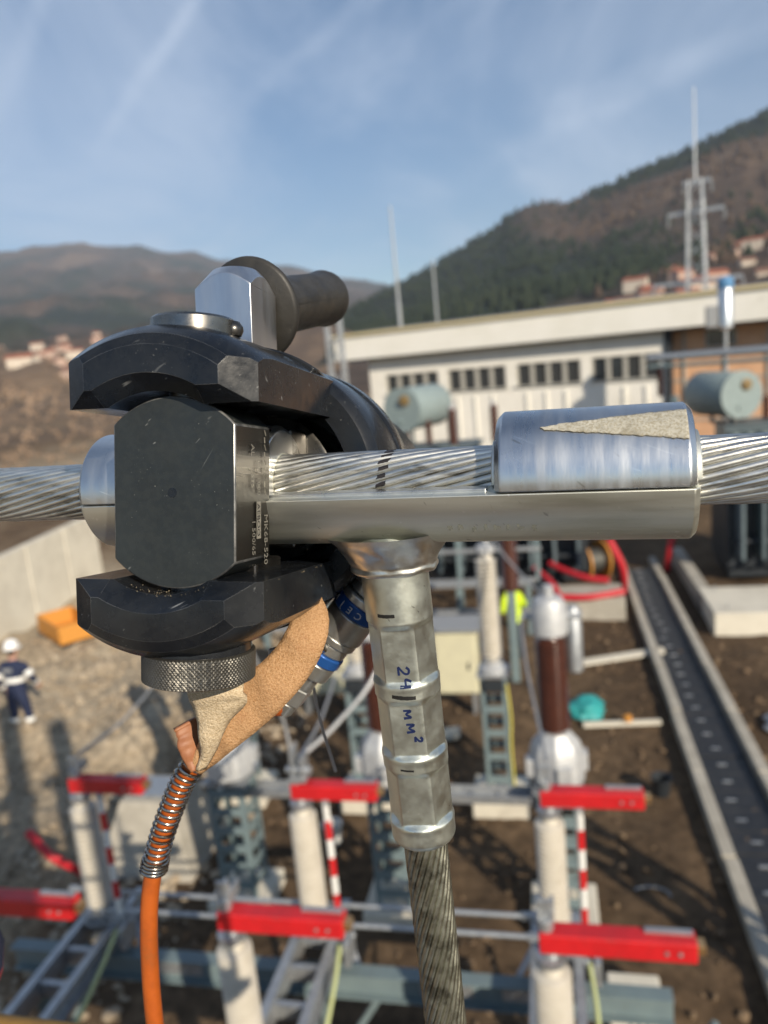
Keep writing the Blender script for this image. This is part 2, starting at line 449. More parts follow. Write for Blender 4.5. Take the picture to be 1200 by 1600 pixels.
# marker dabs on the crests of the strands
def ink_layer(n, L, b):
    co = n.new('ShaderNodeTexCoord'); sp = n.new('ShaderNodeSeparateXYZ'); L.new(co.outputs['Object'], sp.inputs[0])

    def mth(op, a, c):
        x = n.new('ShaderNodeMath'); x.operation = op
        for i, q in enumerate((a, c)):
            if isinstance(q, (int, float)): x.inputs[i].default_value = q
            else: L.new(q, x.inputs[i])
        return x.outputs[0]
    nz = n.new('ShaderNodeTexNoise'); nz.inputs['Scale'].default_value = 300; L.new(co.outputs['Object'], nz.inputs['Vector'])
    wob = mth('MULTIPLY', mth('SUBTRACT', nz.outputs[0], .5), .004)
    dx = mth('ABSOLUTE', mth('ADD', mth('SUBTRACT', sp.outputs[0], mth('ADD', .1150, mth('MULTIPLY', sp.outputs[1], .16))), wob), 0)
    near = mth('LESS_THAN', dx, .0024)
    rr = mth('ADD', mth('MULTIPLY', sp.outputs[1], sp.outputs[1]), mth('MULTIPLY', sp.outputs[2], sp.outputs[2]))
    crest = mth('GREATER_THAN', mth('ADD', rr, mth('MULTIPLY', wob, .003)), (.01490 ** 2))
    front = mth('GREATER_THAN', sp.outputs[2], -.004)
    return mth('MULTIPLY', mth('MULTIPLY', near, crest), front), (.012, .01, .012), .55, 0.
add_layer(M['strand'], ink_layer)


def attr_mat(name, attr, stops, scale, bump=0., rough=.95, noise_amt=.35):
    """ground colours chosen by a painted mask attribute broken up by noise"""
    m = bpy.data.materials.new(name); m.use_nodes = True; t = m.node_tree; n = t.nodes; L = t.links; b = n['Principled BSDF']
    b.inputs['Roughness'].default_value = rough; b.inputs['Specular IOR Level'].default_value = .2
    a = n.new('ShaderNodeAttribute'); a.attribute_name = attr
    co = n.new('ShaderNodeTexCoord')
    z = n.new('ShaderNodeTexNoise'); z.inputs['Scale'].default_value = scale; z.inputs['Detail'].default_value = 9; z.inputs['Roughness'].default_value = .65
    L.new(co.outputs['Object'], z.inputs['Vector'])
    s1 = n.new('ShaderNodeMath'); s1.operation = 'SUBTRACT'; L.new(z.outputs[0], s1.inputs[0]); s1.inputs[1].default_value = .5
    s2 = n.new('ShaderNodeMath'); s2.operation = 'MULTIPLY_ADD'; L.new(s1.outputs[0], s2.inputs[0]); s2.inputs[1].default_value = noise_amt * 2
    L.new(a.outputs['Fac'], s2.inputs[2])
    r = n.new('ShaderNodeValToRGB'); e = r.color_ramp.elements
    while len(e) > 1: e.remove(e[-1])
    e[0].position = stops[0][0]; e[0].color = (*stops[0][1], 1)
    for p, c in stops[1:]:
        x = e.new(p); x.color = (*c, 1)
    L.new(s2.outputs[0], r.inputs[0])
    z2 = n.new('ShaderNodeTexNoise'); z2.inputs['Scale'].default_value = scale * 7; z2.inputs['Detail'].default_value = 6
    L.new(co.outputs['Object'], z2.inputs['Vector'])
    mr = n.new('ShaderNodeMapRange'); mr.inputs[1].default_value = .3; mr.inputs[2].default_value = .7; mr.inputs[3].default_value = .62; mr.inputs[4].default_value = 1.35
    L.new(z2.outputs[0], mr.inputs[0])
    mu = n.new('ShaderNodeVectorMath'); mu.operation = 'SCALE'; L.new(r.outputs[0], mu.inputs[0]); L.new(mr.outputs[0], mu.inputs['Scale'])
    L.new(mu.outputs[0], b.inputs['Base Color'])
    if bump:
        bp = n.new('ShaderNodeBump'); bp.inputs['Distance'].default_value = bump; L.new(z2.outputs[0], bp.inputs['Height']); L.new(bp.outputs[0], b.inputs['Normal'])
    return m


def lerp_table(tb, x):
    if x <= tb[0][0]: return tb[0][1]
    for (a, p), (b, q) in zip(tb, tb[1:]):
        if x <= b: return p + (q - p) * (x - a) / (b - a)
    return tb[-1][1]


def sstep(a, b, x):
    t = max(0., min(1., (x - a) / (b - a))); return t * t * (3 - 2 * t)


# ================================================================== THE SETTING
GY = R(-12.5)             # the substation is laid out on a grid turned by this angle
GR = Vector((math.cos(GY), math.sin(GY), 0)); GQ = Vector((-math.sin(GY), math.cos(GY), 0))


def g(a, b, z=0.): return GR * a + GQ * b + Vector((0, 0, z))


def ground_z(x, y):
    d = math.hypot(x, y)
    k = 1 - sstep(60, 120, d)
    z = .10 * noise.noise((x * .35, y * .35, 3.1)) + .07 * noise.noise((x * 1.6, y * 1.6, 1.7)) + .018 * noise.noise((x * 4.5, y * 4.5, 9.))
    a = x * GR.x + y * GR.y; b = x * GQ.x + y * GQ.y
    bank = sstep(-5.2, -7.5, a) * sstep(10.5, 12., b) * sstep(20, 16, b) * sstep(-17, -13, a)   # heap of rubble on the left
    z += bank * (.25 + .35 * abs(noise.noise((x * .7, y * .7, .4))))
    if 1.6 < a < 3.1: z *= .25
    return z * k - .12 * (1 - k)


def grid_axis(lo, hi, c0, c1, step, grow=1.16):
    xs = [c0 + step * i for i in range(int((c1 - c0) / step) + 1)]
    s_ = step
    while xs[-1] < hi: s_ *= grow; xs.append(xs[-1] + s_)
    s_ = step
    while xs[0] > lo: s_ *= grow; xs.insert(0, xs[0] - s_)
    return xs


gx = grid_axis(-5000, 5000, -14, 12, .16); gy = grid_axis(-5000, 6000, 3, 24, .16)
mb = MB(); mask = []
for y in gy:
    for x in gx:
        z = ground_z(x, y); mb.v.append((x, y, z))
        a = x * GR.x + y * GR.y; b = x * GQ.x + y * GQ.y
        pale = sstep(-5.0, -8.0, a + 1.2 * noise.noise((x * .5, y * .5, 0)))
        m_ = .30 + .18 * noise.noise((x * .25, y * .25, 5.)) + .62 * pale * (1 - sstep(22, 30, b))
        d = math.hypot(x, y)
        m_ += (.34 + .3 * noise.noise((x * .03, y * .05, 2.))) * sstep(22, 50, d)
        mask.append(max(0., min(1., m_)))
nx = len(gx)
mb.f = [(j * nx + i, j * nx + i + 1, (j + 1) * nx + i + 1, (j + 1) * nx + i) for j in range(len(gy) - 1) for i in range(nx - 1)]
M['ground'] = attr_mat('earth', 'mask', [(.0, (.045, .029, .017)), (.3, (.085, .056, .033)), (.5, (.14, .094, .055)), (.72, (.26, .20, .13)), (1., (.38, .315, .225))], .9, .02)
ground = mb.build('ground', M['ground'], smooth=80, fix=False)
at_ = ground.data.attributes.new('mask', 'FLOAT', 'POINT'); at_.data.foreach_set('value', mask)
tag(ground, 'bare brown earth with pale gravel on the left', 'ground', kind='structure')

# --- hills: a ridge line given as (azimuth, elevation) and a profile of how the slope climbs to it
RIDGE_FAR = [(-60, 8.0), (-45, 8.4), (-31, 9.07), (-23.8, 9.2), (-21.5, 9.33), (-18.7, 9.55), (-16.9, 9.36), (-15.2, 9.24), (-14.2, 8.78), (-11.7, 8.64),
             (-10., 8.07), (-7.4, 7.76), (-5.2, 7.29), (-2.1, 6.3), (.6, 5.58), (3.8, 4.75), (8.3, 3.86), (16, 3.)]
RIDGE_NEAR = [(-8, 1.5), (-4, 3.2), (-.4, 4.48), (1.5, 5.1), (3.4, 5.89), (5.3, 6.58), (7.7, 7.62), (10., 8.55), (11.8, 9.41), (13.1, 9.49), (14.8, 9.39), (17.4, 10.12),
              (19.4, 10.7), (21.8, 11.35), (24.1, 12.05), (27., 12.92), (32.1, 13.9), (45, 14.6), (65, 14.)]
PROF_FAR = [(105, -.012), (115, 0), (250, .15), (500, .27), (900, .40), (1800, .55), (3000, .74), (4400, 1.), (5000, .9)]
PROF_NEAR = [(130, -.012), (145, 0), (300, .2), (450, .34), (700, .58), (1200, 1.), (1600, .85)]


def hill_point(ridge, prof, az, d, rough_):
    e = lerp_table(ridge, az); f = lerp_table(prof, d)
    x = d * math.sin(R(az)); y = d * math.cos(R(az))
    near = sstep(prof[1][0], prof[1][0] * 3, d)
    n_ = noise.fractal((x * .0042, y * .0042, 1.3), .9, 2., 5) * rough_ * near * (1 - .75 * sstep(.8, .97, f))
    z = (d * math.tan(R(e)) + CAM_H) * f + n_ * (.35 + f) + noise.noise((x * .05, y * .05, 0)) * 1.6 * near
    if f <= 0: z = -2.5 if f < -.005 else -.3
    return Vector((x, y, z))


def hill(name, ridge, prof, az0, az1, naz, rough_, maskfn, material, label):
    ds = []
    for (a, _), (b, _) in zip(prof, prof[1:]):
        k = max(3, int((b - a) / (26 if b < 1000 else 40)))
        ds += [a + (b - a) * i / k for i in range(k)]
    ds.append(prof[-1][0])
    m_ = MB(); mk = []
    for d in ds:
        for i in range(naz + 1):
            az = az0 + (az1 - az0) * i / naz
            p = hill_point(ridge, prof, az, d, rough_); m_.v.append(tuple(p)); mk.append(maskfn(az, lerp_table(prof, d), p))
    w_ = naz + 1
    m_.f = [(j * w_ + i, j * w_ + i + 1, (j + 1) * w_ + i + 1, (j + 1) * w_ + i) for j in range(len(ds) - 1) for i in range(naz)]
    o = m_.build(name, material, smooth=80, fix=False)
    q = o.data.attributes.new('mask', 'FLOAT', 'POINT'); q.data.foreach_set('value', mk)
    return tag(o, label, 'hill', kind='structure')


def mask_far(az, f, p):
    v_ = .5 + .55 * noise.noise((p.x * .0035, p.y * .0035, 4.)) + .2 * noise.noise((p.x * .012, p.y * .012, 7.))
    if f < .38: v_ = .82 + .25 * noise.noise((p.x * .02, p.y * .01, 2.))
    v_ -= .25 * math.exp(-((f - .55) / .12) ** 2)
    return max(0., min(1., v_))


def mask_near(az, f, p):
    n_ = noise.noise((p.x * .006, p.y * .006, 4.)) + .4 * noise.noise((p.x * .02, p.y * .02, 7.))
    v_ = .55 + .22 * n_
    v_ -= .65 * sstep(.86, .93, f + .03 * n_) * sstep(15, 19, az)                # dark pines under the ridge
    v_ -= .34 * sstep(16, 8, az + 3 * n_)                                     # pine wood on the left flank
    v_ -= .55 * math.exp(-((f - .52 + .1 * n_) / .13) ** 2) * sstep(24, 17, az)  # dark wood half way up
    v_ += .22 * math.exp(-((f - .78) / .07) ** 2) * sstep(13, 19, az)           # dry grass
    if f < .3: v_ = .6 + .2 * n_
    return max(0., min(1., v_))


M['hill'] = attr_mat('wooded_hill', 'mask', [(.0, (.016, .024, .017)), (.25, (.026, .034, .022)), (.45, (.060, .048, .036)), (.65, (.095, .066, .048)), (.85, (.15, .105, .070)), (1., (.20, .145, .095))],
                      .012, 2.2, noise_amt=.22)
hill('hill', RIDGE_FAR, PROF_FAR, -60, 16, 300, 60, mask_far, M['hill'], 'far hazy wooded mountain ridge on the left')
hill('hill', RIDGE_NEAR, PROF_NEAR, -8, 65, 300, 20, mask_near, M['hill'], 'steep wooded hill rising on the right behind the hall')

# far woods: trees as low clumps, one mass per slope
def woods(name, ridge, prof, az0, az1, f0, n, rough_, label, material, dense):
    m_ = MB(); rnd = random.Random(11)
    lo = [d for d, f in prof if f >= f0][0]; hi = [d for d, f in prof if f >= .99][0]
    for _ in range(n):
        az = rnd.uniform(az0, az1); d = rnd.uniform(lo, hi + 40)
        p = hill_point(ridge, prof, az, d, rough_)
        if dense(az, lerp_table(prof, d), p) > rnd.uniform(.25, .6): continue
        h_ = rnd.uniform(4, 9); r_ = h_ * rnd.uniform(.28, .42); a = rnd.uniform(0, 6)
        vs = [(p.x, p.y, p.z + h_)]
        for lv, rr in ((.55, .7), (.12, 1.)):
            vs += [(p.x + r_ * rr * rnd.uniform(.75, 1.2) * math.cos(a + k * PI * .4), p.y + r_ * rr * rnd.uniform(.75, 1.2) * math.sin(a + k * PI * .4), p.z + h_ * lv) for k in range(5)]
        vs = [tuple(v_) for v_ in vs]
        m_.add(vs, [(0, 1 + k, 1 + (k + 1) % 5) for k in range(5)] + [(1 + k, 6 + k, 6 + (k + 1) % 5, 1 + (k + 1) % 5) for k in range(5)])
    o = m_.build(name, material, smooth=0, fix=False)
    return tag(o, label, 'wood', kind='stuff')


M['pine'] = mat('pine_wood', (.020, .030, .020), .95, 0., (.035, .045, .027), .02, spec=.1)
M['barewood'] = mat('bare_wood', (.085, .060, .045), .95, 0., (.12, .085, .060), .02, spec=.1)
woods('pine_wood', RIDGE_NEAR, PROF_NEAR, -3, 38, .3, 4500, 20, 'dark pine wood on the right-hand hill', M['pine'], mask_near)
woods('bare_wood', RIDGE_NEAR, PROF_NEAR, 2, 38, .3, 3500, 20, 'leafless brown wood on the right-hand hill', M['barewood'], lambda a, f, p: 1.05 - mask_near(a, f, p))
woods('pine_wood', RIDGE_FAR, PROF_FAR, -34, 8, .5, 5000, 34, 'dark wood on the far left mountain', M['pine'], lambda a, f, p: mask_far(a, f, p) * .8)

# --- houses of the town (left) and of the village under the hill (right)
def house_mesh(w_, d_, h_, rh):
    wl = MB().box((0, 0, h_ / 2), (w_, d_, h_)); wl.add([(-w_ / 2, -d_ / 2, h_), (-w_ / 2, d_ / 2, h_), (-w_ / 2, 0, h_ + rh), (w_ / 2, -d_ / 2, h_), (w_ / 2, d_ / 2, h_), (w_ / 2, 0, h_ + rh)], [(0, 1, 2), (3, 5, 4)])
    e = .5; o_ = .4; t = .25; sl_ = rh / (d_ / 2)
    rf = MB()
    pr = [(-d_ / 2 - o_, h_ - o_ * sl_), (0, h_ + rh), (d_ / 2 + o_, h_ - o_ * sl_), (d_ / 2 + o_, h_ - o_ * sl_ + t), (0, h_ + rh + t * 1.2), (-d_ / 2 - o_, h_ - o_ * sl_ + t)]
    n = len(pr)
    rf.add([(-w_ / 2 - e, y, z) for y, z in pr] + [(w_ / 2 + e, y, z) for y, z in pr],
           [tuple(range(n)), tuple(range(2 * n - 1, n - 1, -1))] + [(i, n + i, n + (i + 1) % n, (i + 1) % n) for i in range(n)])
    wn_ = MB()
    for k in (-.3, 0, .3):
        for z in (1.6, 4.3):
            if z + .9 < h_:
                wn_.box((k * w_, -d_ / 2 - .02, z), (1.1, .08, 1.3))
    return wl, rf, wn_


HM = []
for w_, d_, h_, rh, wm, rm in ((10, 8, 5.6, 2.2, 'house_wall', 'roof_tile'), (13, 9, 6.2, 2.4, 'house_wall2', 'roof_tile'), (9, 8, 3.4, 2., 'house_wall', 'roof_tile2'),
                               (16, 10, 8.5, 2.2, 'house_wall', 'roof_tile'), (11, 9, 5.8, 2.6, 'house_wall2', 'roof_tile2')):
    a, b, c = house_mesh(w_, d_, h_, rh)
    HM.append((a.mesh('wall', M[wm], 0), b.mesh('roof', M[rm], 0), c.mesh('window', M['glass'], 0)))


def house(az, d, ridge, prof, rough_, k, rz, label, group):
    p = hill_point(ridge, prof, az, d, rough_)
    o = root('house', label, 'house', (p.x, p.y, max(p.z - .8, -.1)), rz, group); o.scale = (.72, .72, .72)
    inst('wall', HM[k][0], o); inst('roof', HM[k][1], o)
    return o


rnd = random.Random(4)
for i in range(46):
    t = i / 45
    az = -30 + 14 * rnd.random(); d = 330 + 620 * (rnd.random() ** 1.1)
    house(az, d, RIDGE_FAR, PROF_FAR, 34, rnd.choice((0, 1, 0, 3, 4)), R(rnd.uniform(-35, 35)), 'small pale tiled house of the town at the foot of the left mountain', 'houses of the town in the valley')
for i in range(80):
    az = 11.5 + 19 * (1 - rnd.random() ** 1.8); d = 270 + 260 * rnd.random() * (.45 + .55 * sstep(12, 25, az))
    house(az, d, RIDGE_NEAR, PROF_NEAR, 20, rnd.choice((0, 1, 2, 3, 4, 1)), R(rnd.uniform(-40, 40)), 'red roofed house of the village under the right-hand hill', 'houses of the hillside village')
o = house(20.4, 300, RIDGE_NEAR, PROF_NEAR, 20, 3, R(-25), 'large white house above the hall roof, beside the lattice mast', None)
o.scale = (.8, .8, .8)

# bare thickets between the town houses: one uncountable mass
def thicket(n, az0, az1, d0, d1):
    m_ = MB(); rn = random.Random(21)
    for _ in range(n):
        az = rn.uniform(az0, az1); d = d0 + (d1 - d0) * rn.random() ** 1.5
        p = hill_point(RIDGE_FAR, PROF_FAR, az, d, 34) if d > 116 else Vector((d * math.sin(R(az)), d * math.cos(R(az)), -.1))
        h_ = rn.uniform(1.2, 4.0) * sstep(30, 260, d) + .5
        for _k in range(9):
            c = p + Vector((rn.gauss(0, h_ * .28), rn.gauss(0, h_ * .28), h_ * rn.uniform(.25, .95)))
            s_ = h_ * rn.uniform(.10, .24)
            a = Vector((rn.gauss(0, 1), rn.gauss(0, 1), rn.gauss(0, 1))).normalized() * s_; b = a.orthogonal().normalized() * s_
            m_.add([c + a, c + b, c - a * .6, c - b * .9], [(0, 1, 2, 3)])
        m_.add([p + Vector((-.1, 0, 0)), p + Vector((.1, 0, 0)), p + Vector((0, 0, h_ * .7))], [(0, 1, 2)])
    return tag(m_.build('thicket', M['twig'], smooth=0, fix=False), 'leafless brown scrub and trees between the town houses', 'scrub', kind='stuff')


thicket(700, -34, -9, 60, 700)

# ================================================================== BUILDINGS AND STRUCTURES
# --- long white hall with the deep pale fascia
hall = root('hall', 'long white industrial hall with deep pale fascia and a row of windows', 'building', (-1.18, 48.95, 0), R(-32.7))
GRP = [(2.4, 6.05), (6.65, 10.3), (10.9, 14.55), (15.1, 18.6)]
WZ0, WZ1 = 4.45, 5.7
mb = MB(); mb.box((10.05, .15, WZ0 / 2), (17.5, .3, WZ0)); mb.build('lower_wall', M['wall_white'], hall, 0)
mb = MB(); mb.box((10.05, .15, (WZ1 + 6.8) / 2), (17.5, .3, 6.8 - WZ1)); mb.build('lintel', M['wall_white'], hall, 0)
ed = [1.3] + [x for q in GRP for x in q] + [18.8]
for i in range(0, len(ed), 2):
    MB().box(((ed[i] + ed[i + 1]) / 2, .15, (WZ0 + WZ1) / 2), (ed[i + 1] - ed[i], .3, WZ1 - WZ0)).build('pier', M['wall_white'], hall, 0)
for x0, x1 in GRP:
    wf = MB(); n = 4; w_ = (x1 - x0) / n
    for k in range(n + 1): wf.box((x0 + k * w_ + (.05 if k == 0 else -.05 if k == n else 0), .12, (WZ0 + WZ1) / 2), (.2 if 0 < k < n else .1, .16, WZ1 - WZ0 - .01))
    wf.box(((x0 + x1) / 2, .06, WZ0 + .03), (x1 - x0 + .2, .36, .07))
    wo_ = wf.build('window', M['frame'], hall, 0)
    for k in range(n):
        MB().box((x0 + (k + .5) * w_, .2, (WZ0 + WZ1) / 2), (w_ - .21, .03, WZ1 - WZ0 - .06)).build('pane', M['glass'], wo_, 0)
    for k in range(3):
        MB().box((x0 + .6 + k * 1.1, -.03, 2.1), (.12, .1, 4.1)).build('wall_rib', M['fascia'], hall, 0)
MB().box((10.05, 6., 3.4), (17.4, 11.4, 6.6)).build('rear_volume', M['wall_white'], hall, 0)
# brick part on the right
MB().box((26.3, .9, 3.35), (14.6, .3, 6.7)).build('brick_wall', M['brick'], hall, 0)
for k in range(8):
    MB().box((19.6 + k * 1.9, .72, 3.35), (.1, .12, 6.6)).build('wall_joint', M['frame'], hall, 0)
for z in (2.2, 4.2, 5.6):
    MB().box((26.3, .735, z), (14.6, .06, .09)).build('wall_joint', M['frame'], hall, 0)
for k in range(3):
    w_o = MB().box((21.3 + k * 4.4, .73, 6.15), (1.4, .1, .85)).build('window', M['frame'], hall, 0)
    MB().box((21.3 + k * 4.4, .69, 6.15), (1.2, .06, .7)).build('pane', M['glass'], w_o, 0)
MB().box((18.95, .3, 3.4), (.28, .8, 6.7)).build('drainpipe', M['dark'], hall, 0, .02)
MB().box((16.6, 5.7, 7.5), (34.4, 13, 1.4)).build('fascia', M['fascia'], hall, 0, .02)
MB().box((16.6, 5.7, 8.28), (34.7, 13.3, .14)).build('fascia_trim', M['fascia_trim'], hall, 0)
MB().box((16.6, 5.7, 6.75), (34.2, 12.8, .08)).build('soffit', M['dark'], hall, 0)
rf = MB(); rf.add([(-.5, -.7, 8.36), (33.7, -.7, 8.36), (33.7, 12.2, 8.36), (-.5, 12.2, 8.36), (-.5, 5.7, 8.75), (33.7, 5.7, 8.75)], [(0, 1, 5, 4), (4, 5, 2, 3), (0, 4, 3), (1, 2, 5)])
rf.build('roof', M['roof'], hall, 0)

# low shed at the far left of the hall
shed = root('shed', 'low brown shed beside the left end of the white hall', 'building', (-7.5, 52, 0), R(-20))
MB().box((0, 0, 1.6), (7, 5, 3.2)).build('wall', M['house_wall2'], shed, 0)
MB().box((0, 0, 3.3), (7.6, 5.6, .22)).build('roof', M['roof_tile2'], shed, 0)

# --- lattice masts
def lattice(name, label, loc, rz, w0, w1, h, bays, mt, spike=0, arms=(), group=None, cat='mast', leg=.09, br=.05):
    o = root(name, label, cat, loc, rz, group)
    for sx in (-1, 1):
        for sy in (-1, 1):
            MB().bar((sx * w0 / 2, sy * w0 / 2, 0), (sx * w1 / 2, sy * w1 / 2, h), leg, leg).build('leg', mt, o, 0)
    for k in range(bays):
        t0, t1 = k / bays, (k + 1) / bays
        a, b = (w0 + (w1 - w0) * t0) / 2, (w0 + (w1 - w0) * t1) / 2
        for i, (p, q) in enumerate((((-1, -1), (1, -1)), ((1, -1), (1, 1)), ((1, 1), (-1, 1)), ((-1, 1), (-1, -1)))):
            if k % 2: p, q = q, p
            MB().bar((p[0] * a, p[1] * a, h * t0), (q[0] * b, q[1] * b, h * t1), br, br).build('brace', mt, o, 0)
    if spike: MB().cyl((0, 0, h - .3), (0, 0, h + spike), .075, .04, 8).build('lightning_rod', M['galv'], o)
    for z, l0, l1 in arms:
        MB().bar((l0, 0, z), (l1, 0, z), .2, .2).build('crossarm', mt, o, 0)
        for x in (l0, l1):
            i_ = MB(); i_.lathe([(.04, 0), (.12, -.1), (.05, -.2), (.12, -.3), (.05, -.4), (.12, -.5), (.04, -.6)], 10, Matrix.Translation((x, 0, z - .1))); i_.build('insulator', M['porc_grey'], o)
    return o


lattice('lattice_mast', 'tall steel lattice mast with long lightning spike and crossarm, behind the hall', (20.6, 49, 0), R(-30), 1.5, .75, 15.5, 17, M['galv'], 5.2,
        ((13.7, -1.6, 1.6), (15.4, -.7, .9), (9.6, -2.6, 2.6)), leg=.085, br=.055)
lattice('lattice_gantry', 'short pale lattice gantry leg left of the hall, behind the grip', (-1.8, 43, 0), R(-10), .85, .7, 9.6, 9, M['galv'], 0, cat='gantry', leg=.10, br=.06)
for nm, loc, h, r_ in (('lightning rod thin and pale, taller one, left of the hill foot', (2.68, 62.5, 0), 18.2, .14), ('lightning rod thin and pale, shorter one, beside the taller rod', (6.05, 67.3, 0), 14.6, .13)):
    t_ = root('lightning_rod_mast', nm, 'mast', loc)
    MB().cyl((0, 0, 0), (0, 0, h * .6), r_ * 1.2, r_, 8).build('pole', M['galv'], t_)
    MB().cyl((0, 0, h * .6), (0, 0, h), r_ * .8, r_ * .5, 8).build('tip', M['galv'], t_)

# --- silver vessel on a thin pole in front of the fascia
vp = root('vent_vessel', 'silver cylinder with blue cap on a thin pole in front of the fascia', 'vessel', (15.35, 33.6, 0), GY)
MB().cyl((0, 0, 0), (0, 0, 6.6), .09, .07, 10).build('pole', M['galv'], vp)
MB().lathe([(.1, 6.5), (.3, 6.6), (.3, 8.2), (.26, 8.25)], 18).build('vessel', M['duct'], vp)
MB().lathe([(.31, 8.22), (.33, 8.3), (.33, 8.55), (.2, 8.7)], 18).build('cap', M['bluecap'], vp)
MB().box((-.55, .1, 7.1), (.45, .4, .9)).build('shadow_box', M['porc_grey'], vp, 0, .02)  # grey box standing in for the vessel's shadow on the fascia

# --- tube busbar with posts at the right
bb = root('busbar', 'grey tube busbar with brown insulators crossing in front of the brick wall', 'busbar', g(4.0, 28.95), GY + R(-26))
MB().cyl((-.4, 0, 5.75), (9, 0, 5.75), .13, n=10).build('tube', M['galv'], bb)
MB().cyl((-.4, 0, 5.45), (9, 0, 5.45), .07, n=10).build('tube', M['paint'], bb)
for k, x in enumerate((.5, 4.2, 8.4)):
    MB().box((x, 0, 2.2), (.22, .22, 4.4)).build('post', M['paint'], bb, 0, .01)
    pr = [(.05, 4.4)]
    for j in range(9): pr += [(.13, 4.42 + j * .11), (.07, 4.48 + j * .11)]
    MB().lathe(pr + [(.06, 5.45)], 12).build('insulator', M['porc_brown'], bb)


# ================================================================== SUBSTATION EQUIPMENT
def sheds(r_in, r_out, h0, h1, n, end=.06):
    pr = [(r_in * .9, h0), (r_in, h0 + .01)]
    st = (h1 - h0 - 2 * end) / n
    for k in range(n):
        z = h0 + end + k * st
        pr += [(r_in, z), (r_out, z + st * .30), (r_out * .985, z + st * .45), (r_in * 1.05, z + st * .85)]
    pr += [(r_in, h1 - end), (r_in * .9, h1)]
    return pr


ins_mesh = MB().lathe(sheds(.062, .112, 0, 1.06, 22), 22).mesh('post_insulator', M['porc_white'])


def disconnector(a, label, arm_len, wires):
    """two-column disconnector pole: base channel, two post insulators, red blades, striped earthing rod"""
    o = root('disconnector_pole', label, 'disconnector', g(a, 4.565), GY, 'disconnector poles in the foreground bay')
    # twin base channels with cross plates
    for s_ in (-1, 1):
        m_ = MB(); x = s_ * .13
        m_.box((x, 0, 1.86), (.012, 2.2, .16)); m_.box((x + s_ * .03, 0, 1.946), (.07, 2.2, .012)); m_.box((x + s_ * .03, 0, 1.774), (.07, 2.2, .012))
        m_.build('base_channel', M['galv'], o, 0)
    for y in (-.72, .72, 0, -.36, .36):
        MB().box((0, y, 1.86), (.245, .05, .12)).build('cross_plate', M['galv'], o, 0)
    for y, name in ((.715, 'far'), (-.715, 'near')):
        MB().lathe([(.16, 1.954), (.16, 1.975), (.10, 1.98), (.10, 2.01), (.13, 2.015), (.13, 2.035)], 18, Matrix.Translation((0, y, 0))).build('rotary_base', M['galv'], o)
        for k in range(6):
            an = k * PI / 3
            MB().cyl((.14 * math.cos(an), y + .14 * math.sin(an), 1.97), (.14 * math.cos(an), y + .14 * math.sin(an), 2.03), .014, n=6).build('bolt', M['galv'], o)
        ins = inst('post_insulator', ins_mesh, o, (0, y, 2.035))
        MB().lathe([(.085, 3.09), (.09, 3.1), (.09, 3.13), (.05, 3.135), (.05, 3.17)], 16, Matrix.Translation((0, y, 0))).build('top_flange', M['galv'], o)
        # red blade box with copper contact
        L_ = arm_len[0] if y > 0 else arm_len[1]
        blade = MB(); blade.box((L_ / 2 - .06, y, 3.235), (L_, .12, .125)); ob = blade.build('red_blade', M['red'], o, 0, .012)
        MB().box((L_ - .06 + .02, y, 3.24), (.05, .07, .06)).build('contact', M['copper'], ob, 0, .006)
        for k in range(2):
            MB().cyl((L_ - .22 + k * .07, y - .07, 3.235), (L_ - .22 + k * .07, y + .07, 3.235), .012, n=6).build('bolt', M['galv'], ob)
        MB().box((L_ - .20, y + .02, 3.307), (.25, .03, .02)).build('clamp_strip', M['galv'], ob, 0)
        st = MB(); st.cyl((-.02, y, 3.29), (-.02, y, 3.36), .045, n=12); st.box((-.02, y + .01, 3.41), (.09, .02, .12)); st.box((-.055, y + .06, 3.37), (.02, .14, .08)); st.box((.02, y + .06, 3.37), (.02, .14, .08))
        st.build('terminal_stud', M['galv'], o, 0, .004)
        for k in range(3):
            MB().box((-.09 + k * .09, y + (.17 if y > 0 else -.17), 1.99), (.05, .08, .09)).build('gear_lug', M['cast'], o, 0, .006)
    # striped earthing rod beside the far column
    x0, y0 = .22, .66; zt, zb = 3.17, 2.03; n = 7
    rod = root('earthing_rod', None, None); rod.parent = o
    for k in range(n):
        t0, t1 = k / n, (k + 1) / n
        p = Vector((x0 + .0, y0, zt + (zb - zt) * t0)); q = Vector((x0 + .0, y0, zt + (zb - zt) * t1))
        MB().cyl(p, q, .027, n=12).build('stripe', M['white' if k % 2 == 0 else 'red'], rod)
    MB().box((x0, y0, 3.16), (.05, .05, .05)).build('hook', M['galv'], rod, 0, .005)
    # hinge hardware under the rod
    hw = MB(); hw.box((.2, .66, 1.99), (.16, .1, .1)); hw.cyl((.06, .66, 1.97), (.34, .66, 1.97), .028, n=10); hw.box((.3, .6, 1.9), (.05, .2, .2))
    hw.build('earthing_hinge', M['galv'], o, 0, .005)
    MB().tube(catmull([(.24, .55, 1.96), (.27, .2, 1.86), (.26, -.25, 1.70), (.2, -.6, 1.66), (.1, -.8, 1.5)], 8), .018, 8).build('earth_wire', M['palegreen'], o)
    # braces down to the support beams
    for s_ in (-1, 1):
        for y in (-.95, .95):
            MB().bar((s_ * .16, y, 1.78), (s_ * .42, y * .62, 1.50), .05, .012).build('knee_brace', M['galv'], o, 0)
    return o


dA = disconnector(-4.05, 'leftmost disconnector pole, beside the red conduit on the gravel edge', (.68, .98), None)
dB = disconnector(-2.07, 'middle disconnector pole with red blades, left of the crimped spout', (.70, .80), None)
dC = disconnector(-.13, 'right disconnector pole with long red blade, nearest the cable trench', (.74, .84), None)
